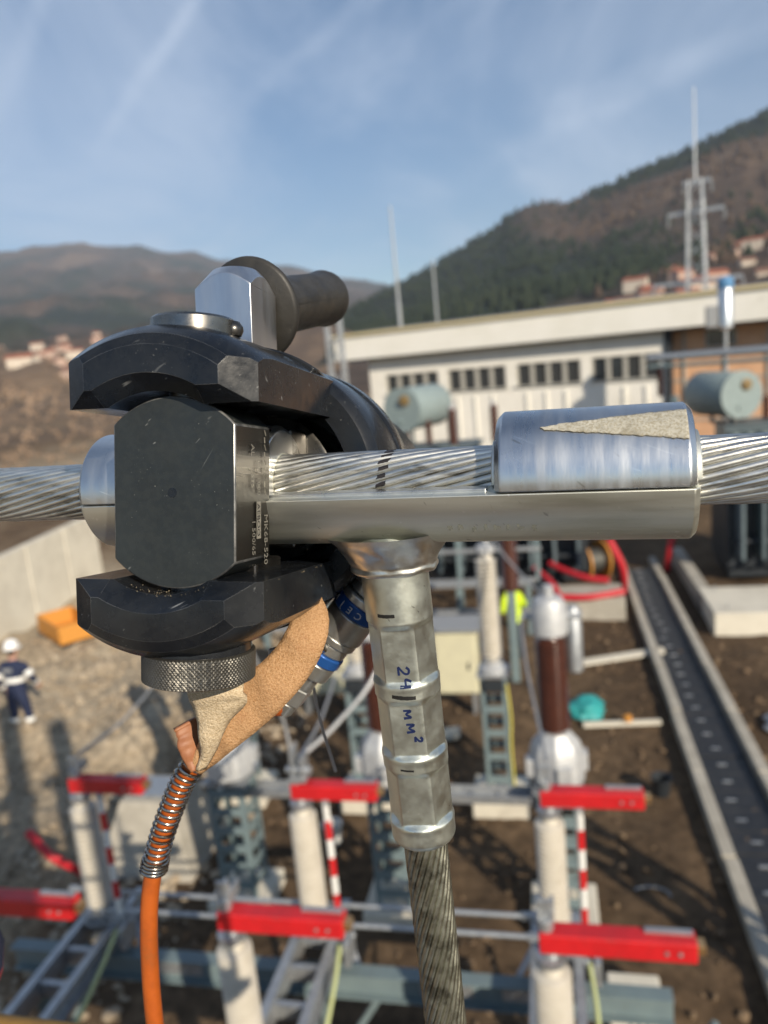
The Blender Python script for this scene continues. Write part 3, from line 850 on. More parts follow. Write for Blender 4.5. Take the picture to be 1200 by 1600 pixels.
# big terminal clamp with droppers on the middle pole
cl = MB(); cl.box((-.02, .72, 3.47), (.02, .16, .26)); cl.box((.06, .72, 3.44), (.02, .16, .2)); cl.box((.02, .72, 3.36), (.14, .18, .05)); cl.cyl((-.08, .69, 3.42), (.12, .69, 3.42), .03, n=10)
cl.build('terminal_clamp', M['galv'], dB, 0, .006)

# drive rods between the poles
for k, (b_, z, x0, x1) in enumerate(((5.42, 2.085, -4.4, -.35), (5.24, 2.05, -4.0, -.30))):
    t_ = root('drive_rod', ('galvanised drive tube linking the disconnectors, farther one', 'galvanised drive tube linking the disconnectors, nearer one')[k], 'rod', g(0, b_), GY)
    MB().cyl((x0, 0, z), (x1, 0, z), .021, n=10).build('tube', M['galv'], t_)
    for x in (x0, -2.07 - .1, x1):
        MB().box((x, 0, z), (.09, .05, .05)).build('clevis', M['galv'], t_, 0, .005)
    MB().bar((x1, 0, z), (x1 + .28, -.12, z - .06), .03, .03).build('link', M['galv'], t_, 0)

# --- painted steel support: two long beams on posts
for k, (b_, nm) in enumerate(((5.15, 'farther'), (3.95, 'nearer'))):
    t_ = root('support_beam', 'grey painted steel beam carrying the disconnectors, %s one' % nm, 'beam', g(-2.1, b_), GY)
    m_ = MB(); m_.box((0, 0, 1.60), (5.6, .012, .20)); m_.box((0, 0, 1.706), (5.6, .13, .014)); m_.box((0, 0, 1.494), (5.6, .13, .014))
    m_.build('web', M['paint'], t_, 0)
    for x in (-2.2, -1.2, 1.1, 1.75):
        MB().box((x, -.008, 1.60), (.42, .006, .12)).build('fish_plate', M['galv'], t_, 0)
    for x in (-2.55, 0.0, 2.55):
        p_ = MB(); p_.box((x, 0, .79), (.012, .14, 1.4)); p_.box((x - .06, 0, .79), (.01, .14, 1.4)); p_.box((x + .06, 0, .79), (.01, .14, 1.4)); p_.box((x, 0, .1), (.3, .3, .02))
        p_.build('post', M['paint'], t_, 0)
        MB().bar((x + .05, 0, .7), (x + .55, 0, 1.49), .05, .05).build('brace', M['paint'], t_, 0)


def ladder_post(o, x, y, w_, d_, h, n, mt, rot=0):
    """two channels joined by battens on every face"""
    for sx in (-1, 1):
        for sy in (-1, 1):
            m_ = MB(); m_.box((x + sx * (w_ / 2 - .03), y + sy * d_ / 2, h / 2), (.06, .008, h)); m_.box((x + sx * w_ / 2, y + sy * (d_ / 2 - .03), h / 2), (.008, .06, h))
            m_.build('angle_leg', mt, o, 0)
    for k in range(n + 1):
        z = .12 + (h - .24) * k / n
        for sy in (-1, 1): MB().box((x, y + sy * (d_ / 2 + .005), z), (w_ - .01, .006, .11)).build('batten', mt, o, 0)
        for sx in (-1, 1): MB().box((x + sx * (w_ / 2 + .005), y, z), (.006, d_ - .01, .11)).build('batten', mt, o, 0)


# --- three current transformers on lattice pedestals
def current_transformer(a, label):
    o = root('current_transformer', label, 'transformer', g(a, 8.0), GY, 'current transformers behind the disconnectors')
    MB().box((0, 0, .08), (.75, .75, .22)).build('footing', M['concrete_pale'], o, 0, .02)
    ladder_post(o, 0, 0, .44, .44, 1.72, 6, M['paint'])
    MB().box((0, 0, 1.735), (.56, .56, .03)).build('top_plate', M['galv'], o, 0)
    MB().lathe([(.27, 1.75), (.30, 1.78), (.30, 2.12), (.26, 2.24), (.18, 2.32), (.16, 2.36)], 8).build('base_tank', M['cast'], o, 30, .012)
    for k in range(4):
        an = k * PI / 2 + .3
        MB().box((.27 * math.cos(an), .27 * math.sin(an), 1.97), (.16, .16, .2)).build('terminal_box', M['cast'], o, 0, .012)
    MB().lathe(sheds(.105, .17, 2.34, 3.50, 24), 22).build('brown_insulator', M['porc_brown'], o)
    MB().lathe([(.15, 3.49), (.19, 3.5), (.19, 3.80), (.15, 3.88), (.06, 3.91), (.06, 4.02)], 20).build('head', M['cast'], o)
    MB().cyl((.14, .05, 3.66), (.34, .05, 3.66), .035, n=10).build('terminal', M['galv'], o)
    MB().cyl((-.14, .05, 3.66), (-.30, .05, 3.66), .035, n=10).build('terminal', M['galv'], o)
    MB().lathe([(.07, 3.0), (.09, 3.02), (.09, 3.7), (.05, 3.75)], 12, Matrix.Translation((.25, .12, 0))).build('expansion_vessel', M['galv'], o)
    return o


current_transformer(-4.0, 'brown current transformer on lattice pedestal, left one, mostly behind the leather strap')
current_transformer(-2.03, 'brown current transformer on lattice pedestal, middle one, behind the spout')
current_transformer(-.08, 'brown current transformer on lattice pedestal, right one, in plain view')
for k, x0 in enumerate((-3.75, -1.75)):
    t_ = root('cable_tray', 'galvanised cable tray between the pedestals, %s one' % ('left', 'right')[k], 'cable tray', g(x0, 8.0), GY)
    m_ = MB(); m_.box((.72, -.12, 1.55), (1.4, .006, .09)); m_.box((.72, .12, 1.55), (1.4, .006, .09)); m_.box((.72, 0, 1.505), (1.4, .24, .006))
    m_.build('channel', M['galv'], t_, 0)
    for j in range(5): MB().box((.1 + j * .3, 0, 1.53), (.03, .23, .01)).build('rung', M['galv'], t_, 0)

# --- pale post insulators on ladder pedestals (surge arresters) behind
def arrester(a, b_, label, z1=2.05, h=1.55, wire=True):
    o = root('surge_arrester', label, 'arrester', g(a, b_), GY, 'surge arresters on grey pedestals')
    MB().box((0, 0, .1), (.8, .7, .3)).build('footing', M['concrete_pale'], o, 0, .02)
    ladder_post(o, 0, 0, .36, .36, z1, 5, M['paint'])
    MB().box((0, -.01, z1 + .02), (.44, .44, .04)).build('top_plate', M['galv'], o, 0)
    MB().box((0, -.2, z1 - .12), (.3, .05, .18)).build('counter_box', M['dark'], o, 0, .01)
    MB().lathe([(.2, z1 + .04), (.2, z1 + .1), (.14, z1 + .14), (.14, z1 + .2)], 16).build('base_flange', M['cast'], o)
    MB().lathe(sheds(.085, .15, z1 + .2, z1 + .2 + h, 24), 20).build('insulator', M['porc_white'], o)
    MB().lathe([(.11, z1 + .2 + h), (.13, z1 + .22 + h), (.13, z1 + .3 + h), (.05, z1 + .34 + h), (.05, z1 + .5 + h)], 14).build('cap', M['cast'], o)
    MB().tube(catmull([(.19, -.19, z1 - .1), (.22, -.2, z1 - .6), (.2, -.2, 1.), (.22, -.2, .2)], 6), .016, 6).build('earth_wire', M['yellow'], o)
    return o


arrester(-.92, 10.3, 'pale surge arrester on a grey ladder pedestal, beside the worker in yellow')
arrester(-2.9, 10.3, 'pale surge arrester on a grey ladder pedestal, hidden behind the spout')
arrester(-4.9, 10.3, 'pale surge arrester on a grey ladder pedestal, behind the crimping head')

# --- brown post insulators further back
for k, (a_, b_) in enumerate(((-3.33, 27.9), (-1.85, 28.2), (-.85, 14.6), (-3.4, 14.8))):
    lab = ('brown post insulator in front of the hall, left of a pair', 'brown post insulator in front of the hall, right of a pair', 'brown post insulator behind the worker in yellow', 'brown post insulator on a steel post left of the spout')[k]
    t_ = root('brown_insulator_post', lab, 'insulator', g(a_, b_), GY)
    z1 = 3.3 if k < 2 else 1.9
    MB().box((0, 0, z1 / 2), (.16, .16, z1)).build('post', M['paint'], t_, 0, .01)
    MB().lathe(sheds(.12, .17, z1, z1 + 1.35, 16), 16).build('insulator', M['porc_brown'], t_)
    MB().lathe([(.1, z1 + 1.35), (.1, z1 + 1.45), (.03, z1 + 1.48)], 12).build('cap', M['cast'], t_)

# --- cream control cabinets
def cabinet(a, b_, w_, h, label):
    o = root('control_cabinet', label, 'cabinet', g(a, b_), GY, 'cream control cabinets')
    for sx in (-1, 1): MB().box((sx * w_ * .4, 0, .25), (.06, .3, .5)).build('leg', M['galv'], o, 0)
    MB().box((0, 0, .48 + h / 2), (w_, .45, h)).build('body', M['cream'], o, 0, .015)
    MB().box((0, -.236, .48 + h / 2), (w_ * .92, .02, h * .93)).build('door', M['cream'], o, 0, .008)
    MB().box((w_ * .36, -.26, .48 + h * .45), (.03, .03, .14)).build('handle', M['dark'], o, 0, .005)
    rf_ = MB(); rf_.add([(-w_ * .56, -.32, .49 + h), (w_ * .56, -.32, .49 + h), (w_ * .56, .3, .49 + h), (-w_ * .56, .3, .49 + h), (-w_ * .56, -.32, .53 + h), (w_ * .56, -.32, .53 + h), (w_ * .56, .3, .60 + h), (-w_ * .56, .3, .60 + h)],
                        [(0, 3, 2, 1), (4, 5, 6, 7), (0, 1, 5, 4), (1, 2, 6, 5), (2, 3, 7, 6), (3, 0, 4, 7)])
    rf_.build('rain_roof', M['porc_grey'], o, 0)
    return o


cabinet(-2.0, 13.2, 1.15, 1.2, 'cream control cabinet right of the spout, left of the worker in yellow')
cabinet(-4.35, 13.2, 1.0, 1.2, 'cream control cabinet behind the blue coupling')

# --- power transformers
def transformer(a, b_, rz, label, w_=3.2, d_=1.8, h=2.6, cons=None, mt='tank', bush=True):
    o = root('power_transformer', label, 'transformer', g(a, b_), rz, 'power transformers')
    MB().box((0, 0, .45 + h / 2), (w_, d_, h)).build('tank', M[mt], o, 0, .02)
    MB().box((0, 0, .45 + h + .05), (w_ + .16, d_ + .16, .1)).build('lid', M[mt], o, 0, .01)
    MB().box((0, 0, .3), (w_ * .95, d_ * .8, .3)).build('skid', M['dark'], o, 0)
    for k in range(7):
        x = -w_ / 2 + .25 + k * (w_ - .5) / 6
        MB().box((x, -d_ / 2 - .32, .5 + h * .5), (.09, .6, h * .8)).build('radiator', M['conserv' if mt == 'tank' else 'tank'], o, 0, .015)
    for z in (.25, .8): MB().cyl((-w_ / 2 + .1, -d_ / 2 - .3, .5 + h * z * .98), (w_ / 2 - .1, -d_ / 2 - .3, .5 + h * z * .98), .06, n=10).build('header_pipe', M[mt], o)
    for z in (.3, .62, .93): MB().box((0, -d_ / 2 - .03, .45 + h * z), (w_, .06, .09)).build('stiffener', M[mt], o, 0)
    if bush:
        for k in range(3):
            x = -.9 + k * .9
            MB().lathe(sheds(.10, .16, h + .55, h + 1.55, 12), 14, Matrix.Translation((x, .3, 0))).build('bushing', M['porc_brown'], o)
    if cons:
        (cx, cy, cz), dr, r_, ln = cons
        dr = Vector(dr).normalized()
        T = frame((cx, cy, cz), dr)
        c_ = MB(); c_.lathe([(r_ * .98, 0), (r_, .03), (r_, ln - .03), (r_ * .98, ln)], 28, T); co = c_.build('conservator', M['conserv'], o, 40)
        MB().lathe([(r_ * 1.03, -.03), (r_ * 1.03, .0)], 28, T).build('end_flange', M['conserv'], co, 40)
        q = T @ Matrix.Translation((r_ * .2, -r_ * .42, -.03))
        MB().lathe([(.22, 0), (.22, -.08), (.14, -.1), (.14, -.16)], 16, q).build('oil_gauge', M['gauge'], co)
        q = T @ Matrix.Translation((-r_ * .1, r_ * .55, -.03))
        MB().lathe([(.1, 0), (.1, -.06)], 12, q).build('blank_cover', M['conserv'], co)
        for t in (.25, .75):
            p = T @ Vector((0, 0, ln * t))
            MB().box((p.x, p.y, (p.z - r_ + h + .5) / 2), (.14, .14, max(.2, p.z - r_ - h - .5))).build('support', M[mt], co, 0)
    return o


transformer(8.6, 33.0, GY, 'grey transformer with round conservator, in front of the brick wall', 3.6, 2., 2.3, ((-1.2, -.9, 4.0), (-.42, .9, .0), .9, 2.4))
transformer(-4.6, 30.0, GY, 'grey-green transformer with conservator, in front of the white hall', 4., 2., 2.6, ((-.9, -.2, 4.6), (.42, .9, .0), .85, 2.4))
transformer(6.1, 21.6, GY, 'dark transformer tank at the right edge behind the concrete slab', 3.4, 2., 2.9, None, 'dark', False)
transformer(-1.2, 21.5, GY, 'dark transformer with pale radiators behind the worker in yellow', 4.2, 1.6, 2.0, None, 'dark', False)

# --- cable trench: two concrete kerbs of cast lengths with black covers between
tr = root('cable_trench', 'long cable trench with two concrete kerbs and black covers running away', 'trench', g(0, 0), GY)
rn = random.Random(3)
for nm, a0 in (('kerb', 1.93), ('kerb', 2.83)):
    b0 = 3.0
    while b0 < 22:
        L_ = 2.0
        MB().box((a0 + rn.uniform(-.012, .012), b0 + L_ / 2, .06 + rn.uniform(-.01, .01)), (.17, L_ - .03, .24)).build(nm, M['concrete'], tr, 0, .012)
        b0 += L_
b0 = 3.0
while b0 < 22:
    MB().box((2.38 + rn.uniform(-.01, .01), b0 + .24, .03 + rn.uniform(-.008, .008)), (.70, .465, .04)).build('cover', M['trench'], tr, 0, .006)
    MB().box((2.30 + rn.uniform(-.05, .05), b0 + .24, .056), (.13, .035, .02)).build('lifting_clip', M['galv'], tr, 0)
    b0 += .48
# --- foundation slabs
for lab, a0, b0, w_, d_, h_, mt in (('large pale concrete slab right of the cable trench', 4.45, 17.9, 2.2, 1.9, .5, 'concrete_pale'),
                                   ('low concrete kerb wall running from the slab towards the transformer', 3.5, 20.6, .3, 4.6, .45, 'concrete'),
                                   ('concrete plinth behind the red conduits, left of the trench', .7, 18.6, 1.8, 1.2, .55, 'concrete'),
                                   ('small pale concrete block at the foot of the right pedestal', .55, 6.6, .5, .5, .35, 'concrete_pale')):
    t_ = root('foundation', lab, 'foundation', g(a0, b0), GY)
    MB().box((0, 0, h_ / 2 - .05), (w_, d_, h_ + .1)).build('slab', M[mt], t_, 0, .02)
    if w_ > 1.5:
        for sx in (-1, 1):
            for sy in (-1, 1): MB().cyl((sx * w_ * .35, sy * d_ * .35, h_), (sx * w_ * .35, sy * d_ * .35, h_ + .12), .02, n=6).build('anchor_bolt', M['galv'], t_)
t_ = root('foundation', 'tall tapered grey concrete footing left of the orange hose', 'foundation', g(-5.6, 8.9), GY)
m_ = MB(); m_.add([(-.75, -.7, -.1), (.75, -.7, -.1), (.75, .7, -.1), (-.75, .7, -.1), (-.38, -.35, .95), (.38, -.35, .95), (.38, .35, .95), (-.38, .35, .95)],
                  [(0, 3, 2, 1), (4, 5, 6, 7), (0, 1, 5, 4), (1, 2, 6, 5), (2, 3, 7, 6), (3, 0, 4, 7)])
m_.build('block', M['concrete'], t_, 0, .02)
MB().box((0, 0, .97), (.5, .5, .04)).build('top_plate', M['galv'], t_, 0)

# --- red conduits
RED = [('red conduit bent upright beside the trench, tall one', [(1.7, 20.2, .1), (1.72, 19.6, .35), (1.65, 19.2, 1.0), (1.35, 19.2, 1.7)], .09),
       ('red conduit lying along the plinth, straight', [(.1, 18.0, .62), (.8, 17.95, .62), (1.6, 18.2, .66)], .08),
       ('red conduit curving over the plinth, upper one', [(-.1, 20.0, .9), (.3, 19.6, .8), (.8, 19.2, .72), (1.3, 19.0, .7)], .08),
       ('red conduit dropping beside the grey transformer head', [(-.5, 19.6, .9), (-.1, 18.8, .75), (.1, 18.2, .5), (.15, 17.9, .1)], .08),
       ('dark red conduit standing at the end of the trench', [(3.1, 22.0, .0), (3.15, 21.8, .6), (3.3, 21.9, 1.3)], .09),
       ('red conduit sticking out of the gravel at the left', [(-6.35, 8.2, -.05), (-6.3, 7.9, .35), (-6.5, 7.7, .7), (-6.85, 7.8, .95)], .055)]
for lab, pts, r_ in RED:
    o = MB().tube(catmull([g(*p) for p in pts], 6), r_, 10).build('red_conduit', M['redpipe'])
    tag(o, lab, 'conduit', 'red conduits')
    o.modifiers.clear()

# --- small things lying on the ground
def blob(name, loc, sc, mt, label, cat, seed, rz=0.):
    b_ = bmesh.new(); bmesh.ops.create_icosphere(b_, subdivisions=3, radius=1.)
    for v_ in b_.verts:
        n_ = noise.noise(v_.co * 1.7 + Vector((seed, 0, 0))) * .45 + noise.noise(v_.co * 4 + Vector((0, seed, 0))) * .2
        v_.co *= 1 + n_
        if v_.co.z < -.35: v_.co.z = -.35
    me = bpy.data.meshes.new(name); b_.to_mesh(me); b_.free(); finish(me, mt, 60)
    o = bpy.data.objects.new(name, me); COL.objects.link(o); o.location = loc; o.scale = sc; o.rotation_euler = (0, 0, rz)
    return tag(o, label, cat)


blob('bag', g(.42, 13.1, .12), (.38, .28, .2), M['teal'], 'crumpled teal bag on the ground right of the brown transformer', 'bag', 3., .5)
blob('plastic_sheet', g(3.75, 12.7, .08), (.5, .38, .16), M['plastic'], 'crumpled clear plastic sheeting right of the trench', 'plastic', 9., .2)
t_ = root('timber', 'short pale timber lying near the teal bag', 'timber', g(1.0, 12.7, .06), GY + .1)
MB().box((0, 0, 0), (1.3, .09, .07)).build('plank', M['concrete_pale'], t_, 0, .006)
MB().lathe([(.05, 0), (.07, .02), (.07, .1), (.03, .12)], 12, Matrix.Translation((.1, 0, .035))).build('orange_cap', M['orange_box'], t_)
for k, (c, r_, mt, lab) in enumerate(((g(1.25, 6.25, .03), .34, 'core', 'loop of thin black wire lying on the earth near the trench'), (g(.85, 8.3, .03), .3, 'grey_wire', 'bent thin grey wire on the earth below the red blade'))):
    pts = [c + Vector((r_ * (1 + .1 * math.sin(3 * t)) * math.cos(t), r_ * .8 * math.sin(t), .03 * math.sin(2 * t))) for t in [i * .22 for i in range(22 if k == 0 else 9)]]
    tag(MB().tube(pts, .012, 6).build('wire_loop', M[mt]), lab, 'wire')

# --- left: concrete retaining wall of panels
wl = root('panel_wall', 'long pale concrete wall of joined panels at the left', 'wall', (-10.1, 26.2, 0), math.atan2(14.7 - 26.2, -11.0 + 10.1))
WL = 11.5
for k in range(5):
    L_ = WL / 5
    m_ = MB(); m_.box((L_ * (k + .5), 0, .85), (L_ - .06, .25, 2.9)); m_.build('panel', M['concrete_pale'], wl, 0, .015)
    MB().box((L_ * k, -.02, .85), (.055, .2, 2.8)).build('joint', M['concrete'], wl, 0)
t_ = root('steel_skip', 'low orange steel box standing below the end of the concrete wall', 'skip', (-8.4, 19.0, 0), R(-50))
m_ = MB(); m_.box((0, 0, .45), (1.7, .9, .06)); m_.box((0, .45, .65), (1.7, .05, .45)); m_.box((0, -.45, .65), (1.7, .05, .45)); m_.box((.85, 0, .65), (.05, .9, .45)); m_.box((-.85, 0, .65), (.05, .9, .45))
m_.build('tub', M['orange_box'], t_, 0, .01)
for sx in (-.6, .6): MB().box((sx, 0, .21), (.12, .8, .42)).build('skid', M['dark'], t_, 0)

# --- stones and clods, too many to count
def scatter(name, n, fa, size, mt, label, seed):
    rr = random.Random(seed); m_ = MB(); made = 0
    ico = bmesh.new(); bmesh.ops.create_icosphere(ico, subdivisions=1, radius=1.)
    V0 = [v_.co.copy() for v_ in ico.verts]; F0 = [tuple(v_.index for v_ in f.verts) for f in ico.faces]; ico.free()
    while made < n:
        a, b = fa(rr); p = g(a, b); s_ = size[0] + (size[1] - size[0]) * rr.random() ** 3
        z = ground_z(p.x, p.y)
        q = Matrix.Rotation(rr.uniform(0, 6), 3, Vector((rr.gauss(0, 1), rr.gauss(0, 1), rr.gauss(0, 1))).normalized())
        st = Vector((rr.uniform(.7, 1.3), rr.uniform(.6, 1.2), rr.uniform(.4, .8)))
        m_.add([Vector((p.x, p.y, z + s_ * .25)) + q @ Vector((v_.x * st.x, v_.y * st.y, v_.z * st.z)) * s_ * rr.uniform(.8, 1.2) for v_ in V0], F0)
        made += 1
    return tag(m_.build(name, mt, smooth=0, fix=False), label, 'stones', kind='stuff')


scatter('gravel', 5200, lambda r: (r.uniform(-13, -4.6), r.uniform(6, 20)), (.02, .11), M['rock'], 'pale stones and rubble strewn over the ground at the left', 5)
scatter('clods', 2600, lambda r: (r.uniform(-4.5, 6), r.uniform(5, 20)), (.012, .075), M['clod'], 'clods of brown earth strewn around the equipment', 6)

# ================================================================== PEOPLE
def skin_body(name, joints, edges, parent, mats, slot, subdiv=2):
    """one continuous body grown over a skeleton; joints = name: (pos, rx, ry)"""
    keys = list(joints); ix = {k: i for i, k in enumerate(keys)}
    me = bpy.data.meshes.new(name); me.from_pydata([joints[k][0] for k in keys], [(ix[a], ix[b]) for a, b in edges], []); me.update()
    o = bpy.data.objects.new(name, me); COL.objects.link(o)
    o.modifiers.new('skin', 'SKIN').use_smooth_shade = True
    for k, d in zip(keys, me.skin_vertices[0].data):
        d.radius = (joints[k][1], joints[k][2]); d.use_root = (k == 'pelvis')
    sd = o.modifiers.new('sub', 'SUBSURF'); sd.levels = subdiv; sd.render_levels = subdiv
    dg = bpy.context.evaluated_depsgraph_get(); nm = bpy.data.meshes.new_from_object(o.evaluated_get(dg)); o.modifiers.clear(); o.data = nm; bpy.data.meshes.remove(me)
    nm.materials.clear()
    for m_ in mats: nm.materials.append(m_)
    for p in nm.polygons: p.material_index = slot(p.center); p.use_smooth = True
    o.parent = parent
    return o


EDGES = [('pelvis', 'belly'), ('belly', 'chest'), ('chest', 'neck'), ('neck', 'head0'), ('head0', 'head1'),
         ('chest', 'shL'), ('shL', 'elL'), ('elL', 'wrL'), ('wrL', 'hdL'), ('chest', 'shR'), ('shR', 'elR'), ('elR', 'wrR'), ('wrR', 'hdR'),
         ('pelvis', 'hpL'), ('hpL', 'knL'), ('knL', 'anL'), ('anL', 'toL'), ('pelvis', 'hpR'), ('hpR', 'knR'), ('knR', 'anR'), ('anR', 'toR')]


def person(label, loc, rz, mats, elL, wrL, elR, wrR, lean=0., helmet='helmet_white', bands=True, stance=.13, zones=None):
    """mats = jacket, trousers; faces +Y locally (back to -Y)"""
    o = root('person', label, 'person', loc, rz)
    L_ = lean
    J = {'pelvis': ((0, 0, .96), .15, .12), 'belly': ((0, .02 + L_ * .3, 1.12), .15, .115), 'chest': ((0, .03 + L_ * .7, 1.34), .175, .125),
         'neck': ((0, .03 + L_, 1.50), .062, .062), 'head0': ((0, .05 + L_ * 1.15, 1.62), .082, .095), 'head1': ((0, .055 + L_ * 1.2, 1.71), .075, .085),
         'shL': ((-.20, .02 + L_ * .85, 1.42), .078, .075), 'elL': (elL, .056, .056), 'wrL': (wrL, .042, .042),
         'shR': ((.20, .02 + L_ * .85, 1.42), .078, .075), 'elR': (elR, .056, .056), 'wrR': (wrR, .042, .042),
         'hpL': ((-.10, 0, .90), .105, .105), 'knL': ((-stance, .02, .50), .07, .075), 'anL': ((-stance - .02, -.02, .09), .052, .058), 'toL': ((-stance - .04, .15, .05), .045, .04),
         'hpR': ((.10, 0, .90), .105, .105), 'knR': ((stance, .05, .50), .07, .075), 'anR': ((stance + .02, 0, .09), .052, .058), 'toR': ((stance + .04, .17, .05), .045, .04)}
    for s_ in 'LR':
        e, w_ = Vector(J['el' + s_][0]), Vector(J['wr' + s_][0]); J['hd' + s_] = (tuple(w_ + (w_ - e).normalized() * .09), .04, .03)

    wl_, wr_ = Vector(wrL), Vector(wrR)

    def slot(c):
        if c.z > 1.6 and c.y < .03 + L_ * 1.1: return 4
        if c.z > 1.525: return 2
        if (c - wl_).length < .11 and (c - Vector(elL)).length > .2 or (c - wr_).length < .11 and (c - Vector(elR)).length > .2: return 2
        if c.z > .90 or abs(c.x) > .24: return 0
        return 1 if c.z > .16 else 3
    body = skin_body('body', J, EDGES, o, [M[mats[0]], M[mats[1]], M['skin'], M['boot'], M['hair'], M['redpipe'], M['hivis']], slot if not zones else lambda c: zones(c, slot(c)))
    # fingers
    for s_ in 'LR':
        e, w_ = Vector(J['el' + s_][0]), Vector(J['wr' + s_][0]); d = (w_ - e).normalized(); sd = d.orthogonal().normalized()
        f = MB()
        for k, (off, ln) in enumerate(((-.03, .07), (-.01, .085), (.01, .08), (.03, .065))):
            p = w_ + d * .10 + sd * off
            f.tube([p, p + d * ln * .5, p + d * ln * .85 + d.cross(sd) * .02], [.010, .009, .007], 6)
        p = w_ + d * .05 + sd * .04; f.tube([p, p + sd * .03 + d * .03, p + sd * .035 + d * .065], [.011, .010, .008], 6)
        f.build('fingers', M['skin'], body)
    hc = Vector(J['head1'][0])
    # face: nose, eyes, ears
    fc = MB(); fc.lathe([(.022, 0), (.012, .03), (.004, .036)], 8, frame(hc + Vector((0, .088, -.055)), (0, 1, -.15))); fc.build('nose', M['skin'], body)
    for sx in (-1, 1):
        MB().lathe([(.012, 0), (.006, .008)], 8, frame(hc + Vector((sx * .034, .088, -.02)), (0, 1, 0))).build('eye', M['boot'], body)
        MB().lathe([(.028, 0), (.022, .012), (.008, .016)], 10, frame(hc + Vector((sx * .082, 0, -.045)), (sx, 0, 0))).build('ear', M['skin'], body)
    MB().box(tuple(hc + Vector((0, .09, -.10))), (.05, .012, .012)).build('mouth', M['boot'], body, 0)
    T = Matrix.Translation(hc + Vector((0, -.005, .015))) @ Matrix.Rotation(R(-6), 4, 'X')
    hl = MB(); hl.lathe([(.118, -.01), (.122, .02), (.116, .065), (.095, .105), (.055, .135), (.02, .145)], 24, T @ Matrix.Diagonal((.94, 1.12, 1, 1)).to_4x4())
    h_ = hl.build('helmet', M[helmet], o)
    br = MB(); br.lathe([(.118, -.012), (.150, -.018), (.150, -.008), (.12, 0)], 24, T @ Matrix.Translation((0, .018, 0)) @ Matrix.Diagonal((.90, 1.12, 1, 1)).to_4x4(), cap=False); br.build('brim', M[helmet], h_)
    if bands:
        def ring(p0, p1, t, wd, rx, ry, nm):
            p0, p1 = Vector(p0), Vector(p1); d = p1 - p0; c = p0 + d * t
            T_ = frame(c, d) @ Matrix.Diagonal((rx, ry, 1, 1)).to_4x4()
            MB().lathe([(.98, -wd / 2), (1.04, -wd * .42), (1.04, wd * .42), (.98, wd / 2)], 20, T_, cap=False).build(nm, M['reflect'], body)
        ring(J['belly'][0], J['chest'][0], .25, .085, .172, .150, 'reflective_band')
        ring(J['shL'][0], elL, .65, .085, .072, .072, 'reflective_band'); ring(J['shR'][0], elR, .65, .085, .072, .072, 'reflective_band')
        ring(elL, wrL, .6, .06, .056, .056, 'reflective_band'); ring(elR, wrR, .6, .06, .056, .056, 'reflective_band')
        if mats[1] == 'navy':
            ring(J['knL'][0], J['anL'][0], .18, .075, .076, .082, 'reflective_band'); ring(J['knR'][0], J['anR'][0], .18, .075, .076, .082, 'reflective_band')
    return o


pm = person('person in navy work suit with reflective bands and white helmet, on the gravel', (-7.25, 13.75, 0), R(-10), ('navy', 'navy'),
            (-.30, -.02, 1.16), (-.27, .12, .95), (.33, .02, 1.20), (.30, .18, 1.02), .03)
pm.scale = (1.1, 1.1, 1.1)
MB().box((0, -.128, 1.385), (.17, .012, .07)).build('back_print', M['porc_grey'], pm, 0)
person('person in bright yellow jacket and red helmet, partly behind the pale arrester', g(-.84, 15.6), R(30), ('hivis', 'trousers'),
       (-.31, .04, 1.17), (-.25, .26, 1.08), (.31, .05, 1.17), (.22, .28, 1.10), .10, 'helmet_red', False)

# ================================================================== FOREGROUND: the crimping job
# frame of the job: x along the conductor, y up, z towards the viewer; lengths below in millimetres
FM = Matrix(((.96051, .05974, -.27175, -.10689), (-.27786, .15491, -.94805, .40358), (-.01454, .98612, .16539, 6.44448), (0, 0, 0, 1)))
ex = FM.col[0].to_3d().normalized(); ey = FM.col[1].to_3d(); ey = (ey - ex * ex.dot(ey)).normalized(); ez = ex.cross(ey)
for i, c in enumerate((ex, ey, ez)):
    for j in range(3): FM[j][i] = c[j]
MM = Matrix.Scale(.001, 4)
DOWN = FM.to_3x3().inverted() @ Vector((0, 0, -1))      # plumb line in the job's frame


def fm(T=None): return MB(MM if T is None else MM @ T)


def froot(name, label, cat): return root(name, label, cat, M=FM)


# ---- stranded conductors: every outer wire is a part
def strands(o, axis, L0, L1, r_lay, n, r_w, lay_tan, mt, seg_len=14., path=None):
    """axis: frame matrix whose z runs along the conductor (mm)"""
    k = lay_tan / r_lay
    cnt = int((L1 - L0) / seg_len) + 1
    for i in range(n):
        a0 = 2 * PI * i / n; pts = []
        for j in range(cnt + 1):
            s_ = L0 + (L1 - L0) * j / cnt
            a = a0 + k * s_
            c, fr = (path(s_) if path else (Vector((0, 0, s_)), None))
            off = Vector((r_lay * math.cos(a), r_lay * math.sin(a), 0))
            pts.append(c + (fr @ off if fr else off))
        fm(axis).tube(pts, r_w, 8).build('strand', mt, o, 60)


cond = froot('conductor', 'thick stranded aluminium conductor running level through the connector', 'cable')
AX = frame((0, 0, 0), (1, 0, 0), (0, 1, 0))              # z along u
strands(cond, AX, -1500, 1500, 13.55, 24, 1.80, -.235, M['strand'])
fm(AX).lathe([(12.7, -1500), (12.7, 1500)], 16).build('core', M['core'], cond)

drop = froot('conductor', 'thinner stranded conductor hanging straight down out of the spout', 'cable')
DOWN = (DOWN + Vector((.02, 0, 0))).normalized()
SP0 = Vector((113, 0, 0)); AXD = frame(SP0, DOWN, (1, 0, 0))


def drop_path(s_):
    t = max(0., s_ - 330) / 1000
    return Vector((40 * t * t, 55 * t * t, s_)), None


